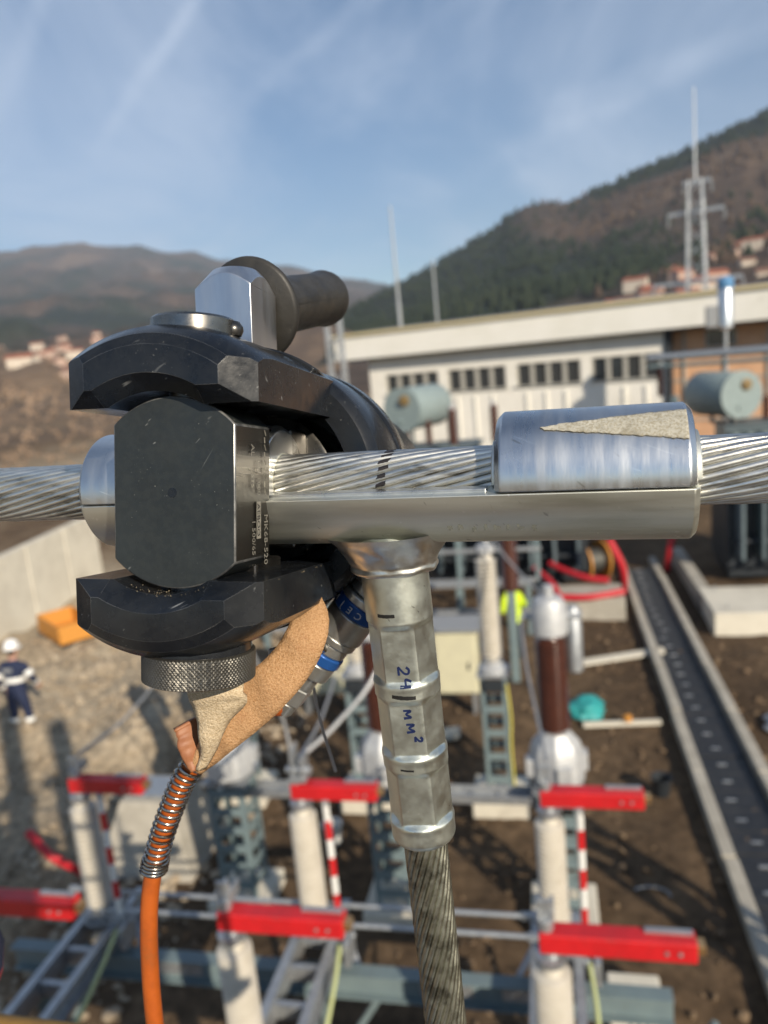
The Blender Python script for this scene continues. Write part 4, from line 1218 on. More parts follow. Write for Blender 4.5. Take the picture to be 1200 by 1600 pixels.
strands(drop, AXD, 150, 2300, 10.2, 19, 1.74, .34, M['strand_dull'], 12., drop_path)
fm(AXD).tube([drop_path(s_)[0] for s_ in range(150, 2301, 50)], 9.3, 14).build('core', M['core'], drop)

# ---- the T connector
tee = froot('tee_connector', 'aluminium tee connector with open tray, clamped cap and crimped downward spout', 'connector')
RO, RI = 30., 15.6
SEAM = R(-14)                                            # the parting plane is turned a little about the conductor


def shell(m_, a0, a1, ri, ro, x0, x1, ch=1.5, n=28, T=None):
    """part ring about the conductor between angles (measured from +v towards +w), chamfered ends"""
    prof = [(ri, x0), (ro - ch, x0), (ro, x0 + ch), (ro, x1 - ch), (ro - ch, x1), (ri, x1)]
    vs = []; fs = []; q = len(prof)
    for i in range(n + 1):
        a = a0 + (a1 - a0) * i / n
        for r_, x in prof: vs.append((x, r_ * math.cos(a), r_ * math.sin(a)))
    for i in range(n):
        for j in range(q):
            fs.append((i * q + j, i * q + (j + 1) % q, (i + 1) * q + (j + 1) % q, (i + 1) * q + j))
    fs.append(tuple(range(q - 1, -1, -1))); fs.append(tuple(n * q + j for j in range(q)))
    return m_.add(vs, fs, T)


a_front = PI / 2 - SEAM; a_back = 3 * PI / 2 + R(8)
# tray: lower half, with a thin locating step along its edge
shell(fm(), a_front + .012, a_back, RI, RO, -41, 254, 2.2, 40).build('tray', M['alu'], tee, 38, .0004)
shell(fm(), a_front - .045, a_front + .05, 17.5, 24.5, -36, 166, .3, 3).build('tray_lip', M['alu_bright'], tee, 38, .0003)
for x0, x1, l0, l1 in ((-41, 61, 2, 0), (170, 253, 2.4, 3.2)):
    cp = shell(fm(), a_back - 2 * PI + .02, a_front - .02, RI + .6, RO + .4, x0, x1, 2.8, 40).build('cap', M['alu_bright'], tee, 38, .0005)
    shell(fm(), a_back - 2 * PI + .06, a_front - .05, RI - .2, 18.2, x0 - l0, x1 + l1 - .2, .4, 30).build('liner', M['alu'], cp, 38)
# peeled tape residue on the clamped cap
rs = MB(MM); nU, nA = 60, 12; vs = []
for i in range(nU + 1):
    t = i / nU; u_ = 190 + 60 * t
    top = .58 + .24 * (1 - t) ** 1.2 + .022 * noise.noise((t * 9, 0, 0)) + .02 * noise.noise((t * 40, 0, 5)); bot = .90 + .24 * t - .03 * (1 - t) + .018 * noise.noise((t * 14, 3, 0)) + .02 * noise.noise((t * 45, 2, 0))
    if t < .03: bot = top + .02
    for j in range(nA + 1):
        a = top + (max(bot, top + .01) - top) * j / nA
        rr_ = RO + .72 + .16 * noise.noise((t * 22, a * 18, 0)); vs.append((u_, rr_ * math.cos(a), rr_ * math.sin(a)))
rs.add(vs, [(i * (nA + 1) + j, (i + 1) * (nA + 1) + j, (i + 1) * (nA + 1) + j + 1, i * (nA + 1) + j + 1) for i in range(nU) for j in range(nA)])
ro_ = rs.build('tape_residue', M['residue'], tee, 60); so_ = ro_.modifiers.new('t', 'SOLIDIFY'); so_.thickness = .0005; so_.offset = 0

# spout with hexagonal press marks
AS = frame(SP0, DOWN, (0, 0, 1))
nA, prof = 96, []
ZONES = [(69, 101.), (108.5, 140.5), (148, 179.5)]


def spout_r(s_, a):
    r_ = 17.0
    w_ = 0.
    for z0, z1 in ZONES:
        w_ = max(w_, max(0., min(1., (s_ - z0) / 3.0)) * max(0., min(1., (z1 - s_) / 2.0)))
    hx = 14.55 / math.cos(((a + .634) % (PI / 3)) - PI / 6)
    r_hex = min(17.0, hx)
    bul = 0.
    for z0, z1 in ZONES: bul += .25 * math.exp(-((s_ - z1 - 1.2) / 1.6) ** 2)
    if s_ > 188.8: r_ -= (s_ - 188.8) ** 2 * .14
    return r_ * (1 - w_) + r_hex * w_ + bul * (1 - w_)


vs = []; S_ = [25 + k * .6 for k in range(279)]
for s_ in S_:
    for i in range(nA):
        a = 2 * PI * i / nA; r_ = spout_r(s_, a) + .05 * noise.noise((s_ * .2, a * 3, 0))
        vs.append((r_ * math.cos(a), r_ * math.sin(a), s_))
m_ = fm(AS); n = len(S_)
m_.add(vs, [(j * nA + i, j * nA + (i + 1) % nA, (j + 1) * nA + (i + 1) % nA, (j + 1) * nA + i) for j in range(n - 1) for i in range(nA)] + [tuple((n - 1) * nA + i for i in range(nA))])
spout = m_.build('spout', M['alu_spout'], tee, 30)
# cast fillet where the spout is welded to the tray
vs = []; nW = 96; rows = 22
for j in range(rows + 1):
    t = j / rows
    for i in range(nW):
        a = 2 * PI * i / nW
        flare = 10.5 * (1 - t) ** 1.7
        rip = .8 * math.sin(a * 9 + 5 * t + 2 * noise.noise((a * 1.5, t * 3, 0))) * math.sin(PI * t) + .9 * noise.noise((math.cos(a) * 3, math.sin(a) * 3, t * 4))
        r_ = 17.1 + flare + rip * (1 - t * .75) + (1.0 * math.sin(PI * min(1, max(0, (t - .8) / .2))))
        s_ = 24 + 21 * t + 1.3 * noise.noise((math.cos(a) * 2, math.sin(a) * 2, 7.)) * t
        vs.append((r_ * math.cos(a) * .97, r_ * math.sin(a) * 1.22 if t < 1 else r_ * math.sin(a), s_))
m_ = fm(AS); m_.add(vs, [(j * nW + i, j * nW + (i + 1) % nW, (j + 1) * nW + (i + 1) % nW, (j + 1) * nW + i) for j in range(rows) for i in range(nW)])
m_.build('weld_fillet', M['alu_weld'], tee, 80)


# ---- lettering helper: text laid on a plane or bent round an axis
def letters(txt, size, T, mt, parent, name, thick=.00006, bend=None, spacing=1.0, bold=0.):
    cu = bpy.data.curves.new(name, 'FONT'); cu.body = txt; cu.size = size; cu.extrude = thick; cu.space_character = spacing; cu.offset = bold
    cu.align_x = 'LEFT'; cu.resolution_u = 2
    o = bpy.data.objects.new(name, cu); COL.objects.link(o)
    dg = bpy.context.evaluated_depsgraph_get(); me = bpy.data.meshes.new_from_object(o.evaluated_get(dg)); bpy.data.objects.remove(o); bpy.data.curves.remove(cu)
    if bend:
        for v_ in me.vertices: v_.co = Vector(bend(v_.co))
    me.transform(T); me.materials.clear(); me.materials.append(mt)
    o = bpy.data.objects.new(name, me); COL.objects.link(o); o.parent = parent
    return o


# marker writing on the spout: strokes drawn as flat ribbons on the surface (angle in mm of arc, mm along)
A_F = PI * .5


def marker(strokes, name, mt, a_c, s_c, sc, wd):
    m_ = fm(AS)
    for st in strokes:
        P = catmull([(x, y, 0) for x, y in st], 5) if len(st) > 2 else [Vector((*st[0], 0)), (Vector((*st[0], 0)) + Vector((*st[1], 0))) / 2, Vector((*st[1], 0))]
        vs = []; fs = []
        for j, p in enumerate(P):
            d = (P[min(j + 1, len(P) - 1)] - P[max(j - 1, 0)]).normalized(); nrm = Vector((-d.y, d.x, 0))
            w_ = wd * (.75 + .5 * abs(noise.noise((p.x * .4, p.y * .4, 2.))))
            for s_ in (-1, 1):
                q = p * sc + nrm * (s_ * w_)
                a = a_c + q.x / 17.; ss = s_c + q.y
                r_ = spout_r(ss, a) + .12
                vs.append((r_ * math.cos(a), r_ * math.sin(a), ss))
        for j in range(len(P) - 1): fs.append((2 * j, 2 * j + 1, 2 * j + 3, 2 * j + 2))
        m_.add(vs, fs)
    o = m_.build(name, mt, spout, 60, fix=False)
    return o


def rot_txt(st): return [[(-ly, lx) for lx, ly in s_] for s_ in st]


G2 = [[(0, .8), (.25, 1.05), (.6, .95), (.6, .6), (.25, .25), (0, 0), (.75, 0)]]
G4 = [[(.2, 1.), (0, .45), (.65, .45)], [(.55, .9), (.55, -.1)]]
GM = [[(0, 0), (.05, .9), (.4, .3), (.75, .9), (.85, 0)]]
marker(rot_txt(G2), 'ink_digit', M['ink_blue'], -.02, 91, 5.6, .75)
marker(rot_txt(G4), 'ink_digit', M['ink_blue'], -.08, 97.5, 5.6, .75)
marker(rot_txt(GM), 'ink_letter', M['ink_blue'], -.02, 114, 4.8, .72)
marker(rot_txt(GM), 'ink_letter', M['ink_blue'], -.07, 121.5, 5.0, .72)
marker(rot_txt(G2), 'ink_digit', M['ink_blue'], -.33, 128.5, 3.4, .75)
marker([[(5, 0), (2, .35), (-2, .8), (-7, 1.2)]], 'ink_dash', M['ink'], -.06, 105.5, 1., 1.25)
marker([[(4, 0), (0, .2), (-5, .1)]], 'ink_dash', M['ink'], .17, 63.5, 1., 1.1)
marker([[(3, 0), (-4, .2)]], 'ink_dash', M['ink'], .06, 145.5, 1., .6)
# faint stamp on the tray
m_ = fm(); rr = random.Random(8)
for k in range(8):
    x0 = 148 + k * 5.3
    for q in range(4):
        a = 2.42 + rr.uniform(-.05, .05); x = x0 + rr.uniform(-1.3, 1.3); L_ = rr.uniform(.6, 1.6); h = rr.uniform(.012, .05)
        m_.add([(x, (RO + .1) * math.cos(b_), (RO + .1) * math.sin(b_)) for b_ in (a - h, a + h)] + [(x + L_, (RO + .1) * math.cos(b_), (RO + .1) * math.sin(b_)) for b_ in (a + h, a - h)], [(0, 1, 2, 3)])
M['stamp'] = mat('stamp_ink', (.30, .31, .27), .6)
m_.build('stamp', M['stamp'], tee, 0, fix=False)

# ---- hydraulic crimping head
tool = froot('crimping_head', 'black hydraulic crimping head clamped round the connector at the left', 'tool')
CU, CV = 33., -2.                                        # tool axis
TX = Matrix.Translation((CU, CV, 0)) @ Matrix.Rotation(R(-2.5), 4, 'Z')                     # local axes: x = u, y = v, z = w along the tool


TA = Matrix.Translation((28., CV, 0)) @ Matrix.Rotation(R(-1), 4, 'Z')


def arm(sign):
    # turned ring: bore takes the end block, chamfered bore edge, rounded front edge
    pr = [(44.6, 66), (51.5, 75), (63.5, 75), (68.5, 72.6), (72.6, 67), (74.9, 59), (75.8, 50), (75.8, -30), (44.6, -30)]
    m_ = fm(TA); n = 120; vs = []; q = len(pr)
    for i in range(n):
        a = 2 * PI * i / n
        vs += [(r_ * math.cos(a), r_ * math.sin(a), z) for r_, z in pr]
    m_.add(vs, [(i * q + j, i * q + (j + 1) % q, ((i + 1) % n) * q + (j + 1) % q, ((i + 1) % n) * q + j) for i in range(n) for j in range(q)])
    o = m_.build('upper_jaw_arm' if sign > 0 else 'lower_jaw_arm', M['black'], tool, 0)
    # plan outline with big corner chamfers
    plan = [(-43, -36), (49, -36), (49, 65), (34, 76.2), (-27, 76.2), (-43, 66)]
    c = fm(TA); vs = [(x, sign * 38., z) for x, z in plan] + [(x, sign * 90., z) for x, z in plan]; k = len(plan)
    c.add(vs, [tuple(range(k)), tuple(range(2 * k - 1, k - 1, -1))] + [(i, k + i, k + (i + 1) % k, (i + 1) % k) for i in range(k)])
    boolean(o, c.build('cutter', None, tool, 0), 'INTERSECT')
    # chamfer along the inner front edge of the two feet
    c = fm(TA); tri = [(36., 64.4), (36., 80.), (49.2, 80.)]
    c.add([(-70, sign * v_, w_) for v_, w_ in tri] + [(70, sign * v_, w_) for v_, w_ in tri], [(0, 1, 2), (5, 4, 3), (0, 3, 4, 1), (1, 4, 5, 2), (2, 5, 3, 0)])
    boolean(o, c.build('cutter', None, tool, 0), 'DIFFERENCE')
    o.data.materials.clear(); o.data.materials.append(M['black'])
    finish(o.data, None, 26)
    bev(o, .0006, 2, 24, M['edge'])
    return o


up = arm(1); lo_ = arm(-1)
# cylinder body behind the conductor: shoulder chamfer, turned bands, groove and bright rear ring
cy = fm(TX)
cy.lathe([(58, -24), (67, -24), (71, -27), (72, -29), (72, -62), (71, -63), (71, -76), (72, -77), (72, -90), (70, -93), (58, -95), (58, -190), (52, -198), (30, -200)], 96, cap=False)
cy.lathe([(56, -20), (56, -24), (58, -24)], 96, cap=False)
body = cy.build('cylinder_body', M['black'], tool, 30)
fm(TX).lathe([(56, -26), (56, -70), (30, -70)], 64, cap=False).build('bore', M['core'], tool, 30)
fm(TX).lathe([(72.15, -79), (72.3, -80), (72.3, -88), (72.15, -89)], 96, cap=False).build('bright_ring', M['steel'], tool, 30)
# shoulder blends between the arms and the body
for s_ in (1, -1):
    vs = []; n = 24
    m_ = fm(TX)
    for k in range(n + 1):
        a = (PI / 2 + (k / n - .5) * 2 * R(34)) * s_
        for r_, z in ((46, -4), (75.2, -4), (74.6, -12), (71.8, -31), (46, -31)): vs.append((r_ * math.cos(a), r_ * math.sin(a), z))
    fs = [(k * 5 + j, k * 5 + (j + 1) % 5, (k + 1) * 5 + (j + 1) % 5, (k + 1) * 5 + j) for k in range(n) for j in range(5)] + [(0, 1, 2, 3, 4), tuple(n * 5 + j for j in (4, 3, 2, 1, 0))]
    m_.add(vs, fs); m_.build('shoulder', M['black'], tool, 30, .001)
# end block: turned disc with two flats, face to the viewer
blk = fm(TX); n = 96; pts = []
for i in range(n):
    a = 2 * PI * i / n; x, y = 42.6 * math.cos(a), 42.6 * math.sin(a)
    pts.append((max(-31., min(31., x)), y))
q = []
for p in pts:
    if not q or (abs(p[0] - q[-1][0]) + abs(p[1] - q[-1][1])) > .01: q.append(p)
q = [p for p in q if not (abs(abs(p[0]) - 31.) < 1e-6 and abs(p[1]) < 29.2)]
blk.prism(q, 25, 61)
ob = blk.build('end_block', [M['black_face'], M['steel_ground']], tool, 30)
bev(ob, .0007, 2, 32, M['edge'])
for p in ob.data.polygons:
    if p.normal.x > .9: p.material_index = 1
fm(TX).lathe([(2.3, 61.05), (1.4, 61.12), (.5, 61.0)], 20, Matrix.Translation((-.5, 0, 0)), cap=True).build('centre_mark', M['black'], ob)
# front die half hidden in the block and rear die with ram
die = fm(); die.box((CU, CV, -20), (56, 62, 22)); die.build('rear_die', M['steel_dark'], tool, 0, .0012)
fm(TX).box((0, 24, 14), (50, 14, 40)).build('die_plate', M['steel_dark'], tool, 0, .0012); fm(TX).box((0, -36, 14), (50, 6, 30)).build('die_plate', M['steel_dark'], tool, 0, .0012)
fm(TX).lathe([(41, -32), (43, -33), (43, -110)], 48).build('ram', M['steel_ground'], tool, 30)
# latch pin through the arms
PW = 44.
TP = Matrix.Translation((CU + 1, CV, PW)) @ Matrix.Rotation(R(-2.5), 4, 'Z') @ Matrix.Rotation(-PI / 2, 4, 'X')      # z -> +v
fm(TP).lathe([(11, -78), (11, 74)], 24).build('latch_pin', M['steel_dark'], tool)
pin = fm(TP).lathe([(19.6, 70), (19.6, 77.6), (18.4, 78.8), (17.4, 78.8), (17.0, 78.4), (0.5, 78.4)], 64).build('pin_head', M['pin'], tool, 25)
fm().lathe([(.5, 0), (3.6, .8), (4.6, 3), (4.4, 5), (3, 7.2), (.6, 8)], 16, Matrix.Translation((CU + 22.5, 67.4, PW - 3)) @ Matrix.Rotation(-PI / 2, 4, 'X')).build('detent_ball', M['steel_dark'], tool)
# knurled knob below
nA, nZ = 576, 44; vs = []
for j in range(nZ + 1):
    z = -72.5 - 14.0 * j / nZ
    for i in range(nA):
        a = 2 * PI * i / nA
        t1 = abs(((a * 88 / PI / 2 + z * .50) % 1) - .5) * 2; t2 = abs(((a * 88 / PI / 2 - z * .50) % 1) - .5) * 2
        e = min(1, min(j, nZ - j) / 2.)
        r_ = 25.6 + .5 * min(t1, t2) * e - (1 - e) * .9
        vs.append((r_ * math.cos(a), r_ * math.sin(a), z))
kn = fm(TP @ Matrix.Translation((2, 0, 0))); kn.add(vs, [(j * nA + i, j * nA + (i + 1) % nA, (j + 1) * nA + (i + 1) % nA, (j + 1) * nA + i) for j in range(nZ) for i in range(nA)] + [tuple(nZ * nA + i for i in range(nA)), tuple(range(nA - 1, -1, -1))])
knob = kn.build('knurled_knob', M['knurl'], tool, 0)
fm(TP @ Matrix.Translation((2, 0, 0))).lathe([(24, -66), (24.4, -67), (24.4, -72.6)], 64).build('knob_collar', M['black'], tool, 30)
# aluminium handle bracket on top, chamfered crown
hb = fm(Matrix.Translation((32.5, 0, 5)) @ Matrix.Rotation(-PI / 2, 4, 'X'))      # local: x = u, y = -w (back), z = v
hb.prism([(-15.5, 0), (15.5, 0), (15.5, 31), (-15.5, 31)], 64, 114)
o = hb.build('handle_bracket', M['alu_brushed'], tool, 30)
c = fm(Matrix.Translation((32.5, 0, -10.5)) @ Matrix.Rotation(-PI / 2, 4, 'X')).lathe([(42, 50), (42, 79.5), (12., 112.5), (11.4, 112.8), (6, 112.8)], 64).build('cutter', None, tool, 30)
boolean(o, c, 'INTERSECT'); o.data.materials.clear(); o.data.materials.append(M['alu_brushed']); finish(o.data, None, 25); bev(o, .0005, 2, 20)
# rubber grip with guard disc
HA = Vector((.09, .27, -.955)).normalized()                # grip axis
H0 = Vector((30, 98, -35))
TH = frame(H0, HA, (0, 1, 0))
gr = fm(TH).lathe([(6, -5), (27.2, -3.4), (28.6, -2.2), (29, -.6), (28.6, 1), (22, 2.4), (19, 4), (17.6, 8), (16.8, 14), (16.6, 30), (16.9, 55), (16.8, 82), (17.8, 92), (18.4, 96), (17.8, 100), (13, 102.4), (1, 103)], 56).build('rubber_grip', M['rubber'], tool, 50)
fm(TH).lathe([(16.9, 14), (17.5, 14.4), (17.5, 15.2), (16.9, 15.6)], 48, cap=False).build('grip_ring', M['rubber'], gr, 50)
seam = fm(TH)
for sgn in (1, -1): seam.box((0, sgn * 16.7, 53), (.5, .7, 86))
seam.build('mould_seam', M['rubber'], gr, 0)
fm().cyl((32, 96, -20), tuple(H0 + HA * 6), 8, n=20).build('handle_stud', M['steel'], tool)
# grit lying on the lower arm
rr = random.Random(17); m_ = fm()
for _ in range(650):
    w_ = rr.uniform(-30, 72); u_ = CU + rr.uniform(-30, 44) if w_ < 55 else CU + rr.uniform(-20, 20)
    v_ = CV - 38 - .0437 * (u_ - CU)
    if abs(u_ - CU) < 23: v_ = min(v_, CV - math.sqrt(44.6 ** 2 - (u_ - CU) ** 2))
    v_ += 0; s_ = rr.uniform(.08, .26) * (1 + rr.random() ** 3)
    c = Vector((u_, v_ + s_ * .3, w_)); a = Vector((rr.gauss(0, 1), rr.gauss(0, 1), rr.gauss(0, 1))).normalized() * s_; b_ = a.orthogonal().normalized() * s_; d_ = a.cross(b_).normalized() * s_
    m_.add([c + a, c + b_, c - a, c - b_, c + d_, c - d_], [(0, 1, 4), (1, 2, 4), (2, 3, 4), (3, 0, 4), (1, 0, 5), (2, 1, 5), (3, 2, 5), (0, 3, 5)])
go = m_.build('grit', M['grit'], lo_, 0, fix=False); go['kind'] = 'stuff'
# engraving on the ground side of the block: reads downwards
def engrave(txt, v_, w_, size, mt='engrave', lift=.03):
    # text x runs down the face (-v), letter tops point away from the viewer (-w)
    T = MM @ TX @ Matrix(((0, 0, 1, 31. + lift), (-1, 0, 0, v_), (0, -1, 0, w_), (0, 0, 0, 1)))
    return letters(txt, size, T, M[mt], ob, 'engraving', .02)


engrave('MK68-520', -10, 33.2, 5.6)
engrave('1 500/65', -12, 46, 4.6)
engrave('AL', 22, 47, 4.6); engrave('CU 1000', 15, 40.5, 4.4); engrave('/ STS', 11, 47, 4.2)
fm(TX).box((31.02, -12.5, 39.2), (.04, 17, 4.6)).build('engraved_box', M['engrave'], ob, 0)
engrave('AEBOO', -4.8, 40.9, 4.5, 'black', .06)
m_ = fm(TX)
for k in range(9): m_.bar((31.02, 29 - k * 3.4, 33.), (31.02, 26.4 - k * 3.4, 31.5 + (k % 2) * 1.2), .5, .08)
m_.build('scribed_marks', M['engrave'], ob, 0)

# ---- hydraulic coupling with blue bands
cp = froot('hydraulic_coupling', 'steel quick coupling with blue bands below the crimping head', 'coupling')
C0 = Vector((47, -113, -46)); C1 = Vector((89, -62, -46)); CD = (C1 - C0).normalized(); TC = frame(C0, CD, (0, 0, 1)); CL = (C1 - C0).length


def ringp(a, b_, r_, nm, mt, ch=.8, hexa=False, n=48):
    return fm(TC).lathe([(r_ - ch, a), (r_, a + ch), (r_, b_ - ch), (r_ - ch, b_)], 6 if hexa else n).build(nm, M[mt], cp, 30, .0002)


ringp(-22, -14, 6.8, 'hose_ferrule', 'bright'); ringp(-14, -2, 8.8, 'hex_nut', 'bright', .8, True); ringp(-2, 8, 7.6, 'barrel', 'bright')
ringp(8, 18, 11.2, 'knurled_sleeve', 'bright'); ringp(18, 25, 12., 'blue_band', 'blue'); ringp(25, 32, 11.2, 'barrel', 'bright')
ringp(32, 37, 13., 'collar', 'bright'); ringp(37, 52, 13.8, 'sleeve', 'bright'); bb_ = ringp(52, 60, 14.3, 'blue_band', 'blue'); ringp(60, 65, 14.6, 'collar', 'bright')
ringp(65, 95, 11.5, 'nipple', 'bright'); ringp(70, 80, 13.8, 'hex_nut', 'bright', .8, True)
for k, ch in enumerate('CEJN'):
    a0 = R(28) - k * R(26)
    def bend(c, a0=a0):
        a = a0 - c.x / 14.3; r_ = 14.4 + c.z
        return (r_ * math.cos(a), r_ * math.sin(a), 54.0 + c.y)
    letters(ch, 5.6, MM @ TC, M['white'], bb_, 'band_letter', .05, bend)
fm(frame((52, -84, -8), (.25, -1, .1), (1, 0, 0))).lathe([(7, 0), (8, .6), (8, 13), (7.2, 14)], 24).build('dust_cap', M['palecap'], cp, 40)
fm().tube(catmull([(58, -88, -14), (64, -86, -24), (66, -92, -34)], 6), 1.6, 8).build('cap_lanyard', M['steel'], cp)

# ---- orange hose with spring guard
ho = froot('hydraulic_hose', 'orange hydraulic hose with steel spring guard hanging down at the left', 'hose')
HP = catmull([C0 - CD * 20, (24, -128, -30), (-12, -157, -24), (-29, -188, -22), (-40.5, -221, -22), (-45.5, -256, -22), (-46, -312, -24), (-42, -380, -30), (-36, -520, -50), (-20, -900, -120), (30, -1500, -220)], 14)
fm().tube(HP, 5.1, 18).build('hose', M['hose'], ho)
# spring wound round the upper hose
ln = [0.]
for a, b_ in zip(HP, HP[1:]): ln.append(ln[-1] + (b_ - a).length)


def along(s_):
    for i in range(len(HP) - 1):
        if ln[i + 1] >= s_:
            t = (s_ - ln[i]) / (ln[i + 1] - ln[i]); return HP[i].lerp(HP[i + 1], t), (HP[i + 1] - HP[i]).normalized()
    return HP[-1], (HP[-1] - HP[-2]).normalized()


s_end = 0
for i, p in enumerate(HP):
    if p.y < -219 and not s_end: s_end = ln[i]
pts = []; x_ = Vector((0, 0, 1)); a = 0.; s_ = 14.
while s_ < s_end:
    p, t = along(s_); x_ = (x_ - t * x_.dot(t)).normalized(); y_ = t.cross(x_)
    pts.append(p + (x_ * math.cos(a) + y_ * math.sin(a)) * (6.6 + (.7 if s_ > s_end - 8 else 0)))
    pitch = 4.1 if s_ < s_end - 9 else 2.1
    a += .35; s_ += pitch * .35 / (2 * PI)
fm().tube(pts, .95, 6).build('spring_guard', M['steel'], ho, 60)

# ---- leather strap
sp = froot('leather_strap', 'tan suede leather strap hanging twisted from the crimping head', 'strap')


def ribbon(name, rows, mt, th, parent, sub=8, seed=0., bulge=2.8):
    """rows: pairs of edge points across the strap (mm)"""
    A = catmull([r_[0] for r_ in rows], sub); B = catmull([r_[1] for r_ in rows], sub); n = 8; vs = []
    for j, (a, b_) in enumerate(zip(A, B)):
        for i in range(n + 1):
            t = i / n
            p = Vector(a).lerp(Vector(b_), t)
            e = .5 * noise.noise((j * .35, t * 2.5, seed)) + .25 * noise.noise((j * 1.3, t * 6, seed + 3))
            if i in (0, n): p += (Vector(b_) - Vector(a)).normalized() * .25 * noise.noise((j * 2.1, i, seed))
            vs.append(p + Vector((0, 0, e * 1.6 + bulge * math.sin(PI * t) + .8 * math.sin(j * .45 + seed))))
    m_ = fm(); m_.add(vs, [(j * (n + 1) + i, j * (n + 1) + i + 1, (j + 1) * (n + 1) + i + 1, (j + 1) * (n + 1) + i) for j in range(len(A) - 1) for i in range(n)])
    o = m_.build(name, mt, parent, 60, fix=True); q = o.modifiers.new('t', 'SOLIDIFY'); q.thickness = th * .001; q.offset = 0
    return o


ribbon('outer_band', [((64, -60, -6), (75, -58, -8)), ((64, -66, 4), (81.5, -68, 2)), ((63, -73, 10), (81, -80.3, 7)), ((55, -84, 13), (71, -97.5, 10)), ((44, -93, 14), (57, -113, 11)), ((33, -101, 15), (39, -127.5, 12)), ((21, -116, 15), (24, -139, 12)), ((11, -139, 15), (12.2, -147, 12))], M['leather'], 2.6, sp, 8, 1.)
ribbon('inner_flap', [((20, -90, 32), (50, -86, 32)), ((18.8, -101, 30), (47.8, -97.7, 30)), ((20.3, -108.8, 29), (47.2, -104, 27)), ((20.5, -121.5, 25), (35, -115.3, 22)), ((19, -132, 21), (26.5, -129, 19)), ((13.5, -143, 16), (17, -142.5, 16))], M['leather_pale'], 2.4, sp, 6, 5.)
ribbon('smooth_end', [((2.9, -122.6, 20), (13, -117, 4)), ((4.2, -127, 20), (14.5, -123, 5)), ((5.6, -132.5, 20), (15, -130, 8)), ((7.6, -139.4, 19), (14, -137, 12)), ((10.8, -144.6, 16), (13, -143.5, 14))], M['leather_smooth'], 2.4, sp, 6, 9.)

# thin safety wire under the head
wi = froot('safety_wire', 'thin bright wire looping from the head down behind the strap', 'wire')
fm().tube(catmull([(88, -50, -52), (70, -58, -60), (50, -80, -70), (40, -115, -80), (38, -150, -95), (42, -190, -110)], 8), 1.0, 8).build('wire', M['galv'], wi)

# ---- droppers from the middle pole
for lab, pts, r_, mt in (('thin grey wire rising from the middle clamp', [g(-2.09, 5.25, 3.55), g(-2.14, 5.26, 3.9), g(-2.25, 5.1, 4.5), g(-2.4, 4.9, 5.2)], .012, 'grey_wire'),
                         ('thick grey dropper curving from the middle clamp to the right', [g(-1.98, 5.3, 3.55), g(-1.75, 5.45, 3.72), g(-1.45, 5.7, 4.05), g(-1.3, 6.2, 4.6), g(-1.3, 7.5, 5.3)], .02, 'grey_wire')):
    tag(MB().tube(catmull(pts, 8), r_, 8).build('dropper', M[mt]), lab, 'cable')

# ================================================================== the lift basket and the colleague in it
bk = root('lift_basket', 'yellow steel rail of the lift basket at the bottom left corner', 'basket', (0, 0, 4.795), R(-13.6))
RY = .608
MB().tube([(-1.1, RY, 1.0), (.6, RY, 1.0)], .024, 14).build('top_rail', M['basket'], bk)
MB().tube([(-1.1, RY, .5), (.6, RY, .5)], .02, 12).build('mid_rail', M['basket'], bk)
for x in (-1.1, .6): MB().tube([(x, RY, .02), (x, RY, 1.0)], .022, 12).build('post', M['basket'], bk)
MB().box((-.25, .1, -.02), (1.7, 1.3, .05)).build('floor', M['galv'], bk, 0)
MB().box((-.25, RY + .01, .08), (1.7, .006, .15)).build('toe_board', M['basket'], bk, 0)


def sleeve(c, k):
    if k == 0 and c.x > .18 and c.z < 1.280:
        return 6 if c.z < 1.252 else 5
    return k


person('person in navy jacket with red and yellow sleeve, at the lower left edge', (-.656, .44, 4.80), R(0), ('navy', 'trousers'),
       (-.31, .04, 1.17), (-.25, .26, 1.08), (.31, .05, 1.27), (.10, .24, 1.20), .04, 'helmet_white', False, zones=sleeve)

# added unseen steel columns outside the view, there to cast shadows on the ground
lattice('shadow_column', 'added unseen lattice column right of the bay, casting a shadow across the earth', (5.0, 4.1, 0), GY, .42, .36, 7.5, 14, M['galv'], cat='gantry', leg=.12, br=.07)
for lab, p, h in (('first', (.6, -3.0), 10.6), ('second', (1.2, -3.0), 10.2), ('third', (2.1, -3.0), 9.6)):
    t_ = root('shadow_column', 'added unseen shadow-casting column behind the viewer, %s from the left' % lab, 'gantry', (p[0], p[1], 0), GY)
    m_ = MB(); m_.box((0, 0, h / 2), (.02, .26, h)); m_.box((0, .13, h / 2), (.26, .02, h)); m_.box((0, -.13, h / 2), (.26, .02, h)); m_.build('column', M['paint'], t_, 0)
    MB().box((0, 0, .02), (.5, .5, .04)).build('base_plate', M['galv'], t_, 0)

# jumpers between the apparatus
for k, (a_, nm) in enumerate(((-4.03, 'left'), (-2.05, 'middle'), (-.1, 'right'))):
    for lab, pts in (('thin grey jumper from the %s current transformer to its disconnector' % nm, [g(a_ - .28, 8.0, 3.68), g(a_ - .22, 7.3, 3.42), g(a_ - .1, 6.2, 3.36), g(a_ - .03, 5.36, 3.46)]),
                     ('thin grey jumper from the %s current transformer back to its arrester' % nm, [g(a_ + .3, 8.05, 3.68), g(a_ + .1, 8.8, 3.5), g(a_ - .5, 9.8, 3.85), g(a_ - .85, 10.3, 4.28)])):
        tag(MB().tube(catmull(pts, 6), .014, 6).build('jumper', M['grey_wire']), lab, 'cable')

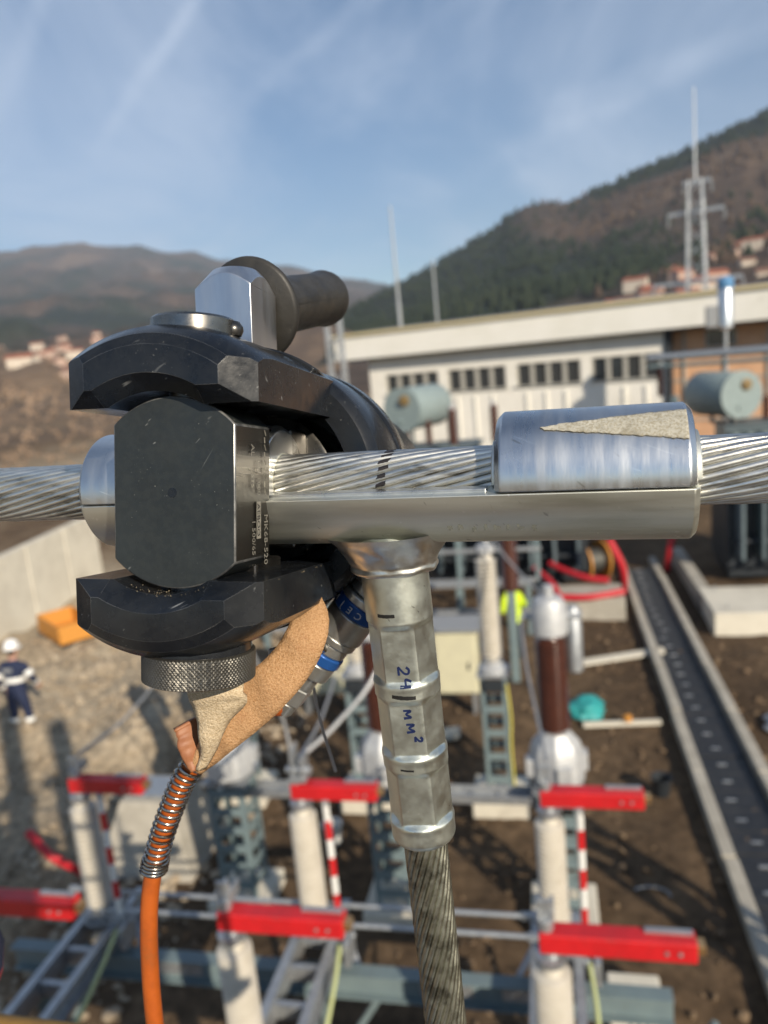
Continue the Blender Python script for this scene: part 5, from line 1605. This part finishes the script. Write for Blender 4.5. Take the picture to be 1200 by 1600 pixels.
# more of the yard: frames, drums, timber
def yard_frame(a, b_, w_, h, lab, nb=3):
    t_ = root('pipe_frame', lab, 'frame', g(a, b_), GY)
    for x in (-w_ / 2, 0, w_ / 2): MB().box((x, 0, h / 2), (.12, .12, h)).build('post', M['paint'], t_, 0, .01)
    for k in range(nb): MB().box((0, -.02, h * (k + 1) / nb - .06), (w_ + .2, .1, .1)).build('rail', M['galv'], t_, 0, .01)
    return t_


yard_frame(-2.2, 17.2, 3.2, 1.3, 'low galvanised pipe frame left of the worker in yellow', 2)
yard_frame(-2.4, 19.2, 4.0, 2.4, 'tall steel frame with three rails before the dark transformer', 3)
yard_frame(-6.6, 16.0, 3.0, 2.2, 'steel pipe frame behind the crimping head on the left', 3)
for lab, a, b_, r_, mt in (('wooden cable drum lying near the dark transformer', 1.0, 21.4, .55, 'orange_box'), ('black cable drum standing left of the dark transformer', -4.6, 18.4, .6, 'dark')):
    t_ = root('cable_drum', lab, 'drum', g(a, b_), GY + .5)
    for x in (-.3, .3): MB().lathe([(r_, 0), (r_, .05)], 24, Matrix.Translation((x, 0, r_)) @ Matrix.Rotation(PI / 2, 4, 'Y')).build('flange', M[mt], t_, 30)
    MB().lathe([(r_ * .6, 0), (r_ * .6, .6)], 20, Matrix.Translation((-.28, 0, r_)) @ Matrix.Rotation(PI / 2, 4, 'Y')).build('winding', M['core'], t_, 30)
for lab, a, b_, n_ in (('stack of pale planks on the earth behind the spout', -2.6, 11.9, 4), ('two planks lying by the trench', 1.3, 15.6, 2)):
    t_ = root('plank_stack', lab, 'timber', g(a, b_), GY + .35)
    for k in range(n_): MB().box((.05 * (k % 2), .13 * (k % 2), .06 + .055 * (k // 2)), (1.8, .12, .05)).build('plank', M['concrete_pale'], t_, 0, .004)
for lab, a, b_, mt in (('white bucket beside the left current transformer', -3.2, 9.2, 'white'), ('dark bucket beside the trench', 1.35, 10.6, 'dark')):
    t_ = root('bucket', lab, 'bucket', g(a, b_, .02), GY)
    MB().lathe([(.11, 0), (.14, .27), (.15, .28), (.13, .275), (.1, .02)], 18, cap=False).build('pail', M[mt], t_)
    MB().lathe([(.1, .015), (.1, .02)], 18).build('bottom', M[mt], t_)

# haze -------------------------------------------------------------
HAZE = 1.15e-4
if HAZE:
    hz = MB().box((-500, 2400, 474), (11600, 6400, 954)).build('haze', None, None, 0)
    tag(hz, 'pale winter haze in the valley air', 'haze', kind='stuff')
    hm = bpy.data.materials.new('haze'); hm.use_nodes = True; t = hm.node_tree; t.nodes.clear()
    out = t.nodes.new('ShaderNodeOutputMaterial'); pv = t.nodes.new('ShaderNodeVolumePrincipled')
    pv.inputs['Color'].default_value = (.74, .85, 1.0, 1); pv.inputs['Density'].default_value = HAZE; pv.inputs['Anisotropy'].default_value = .1
    t.links.new(pv.outputs[0], out.inputs['Volume']); hz.data.materials.append(hm)
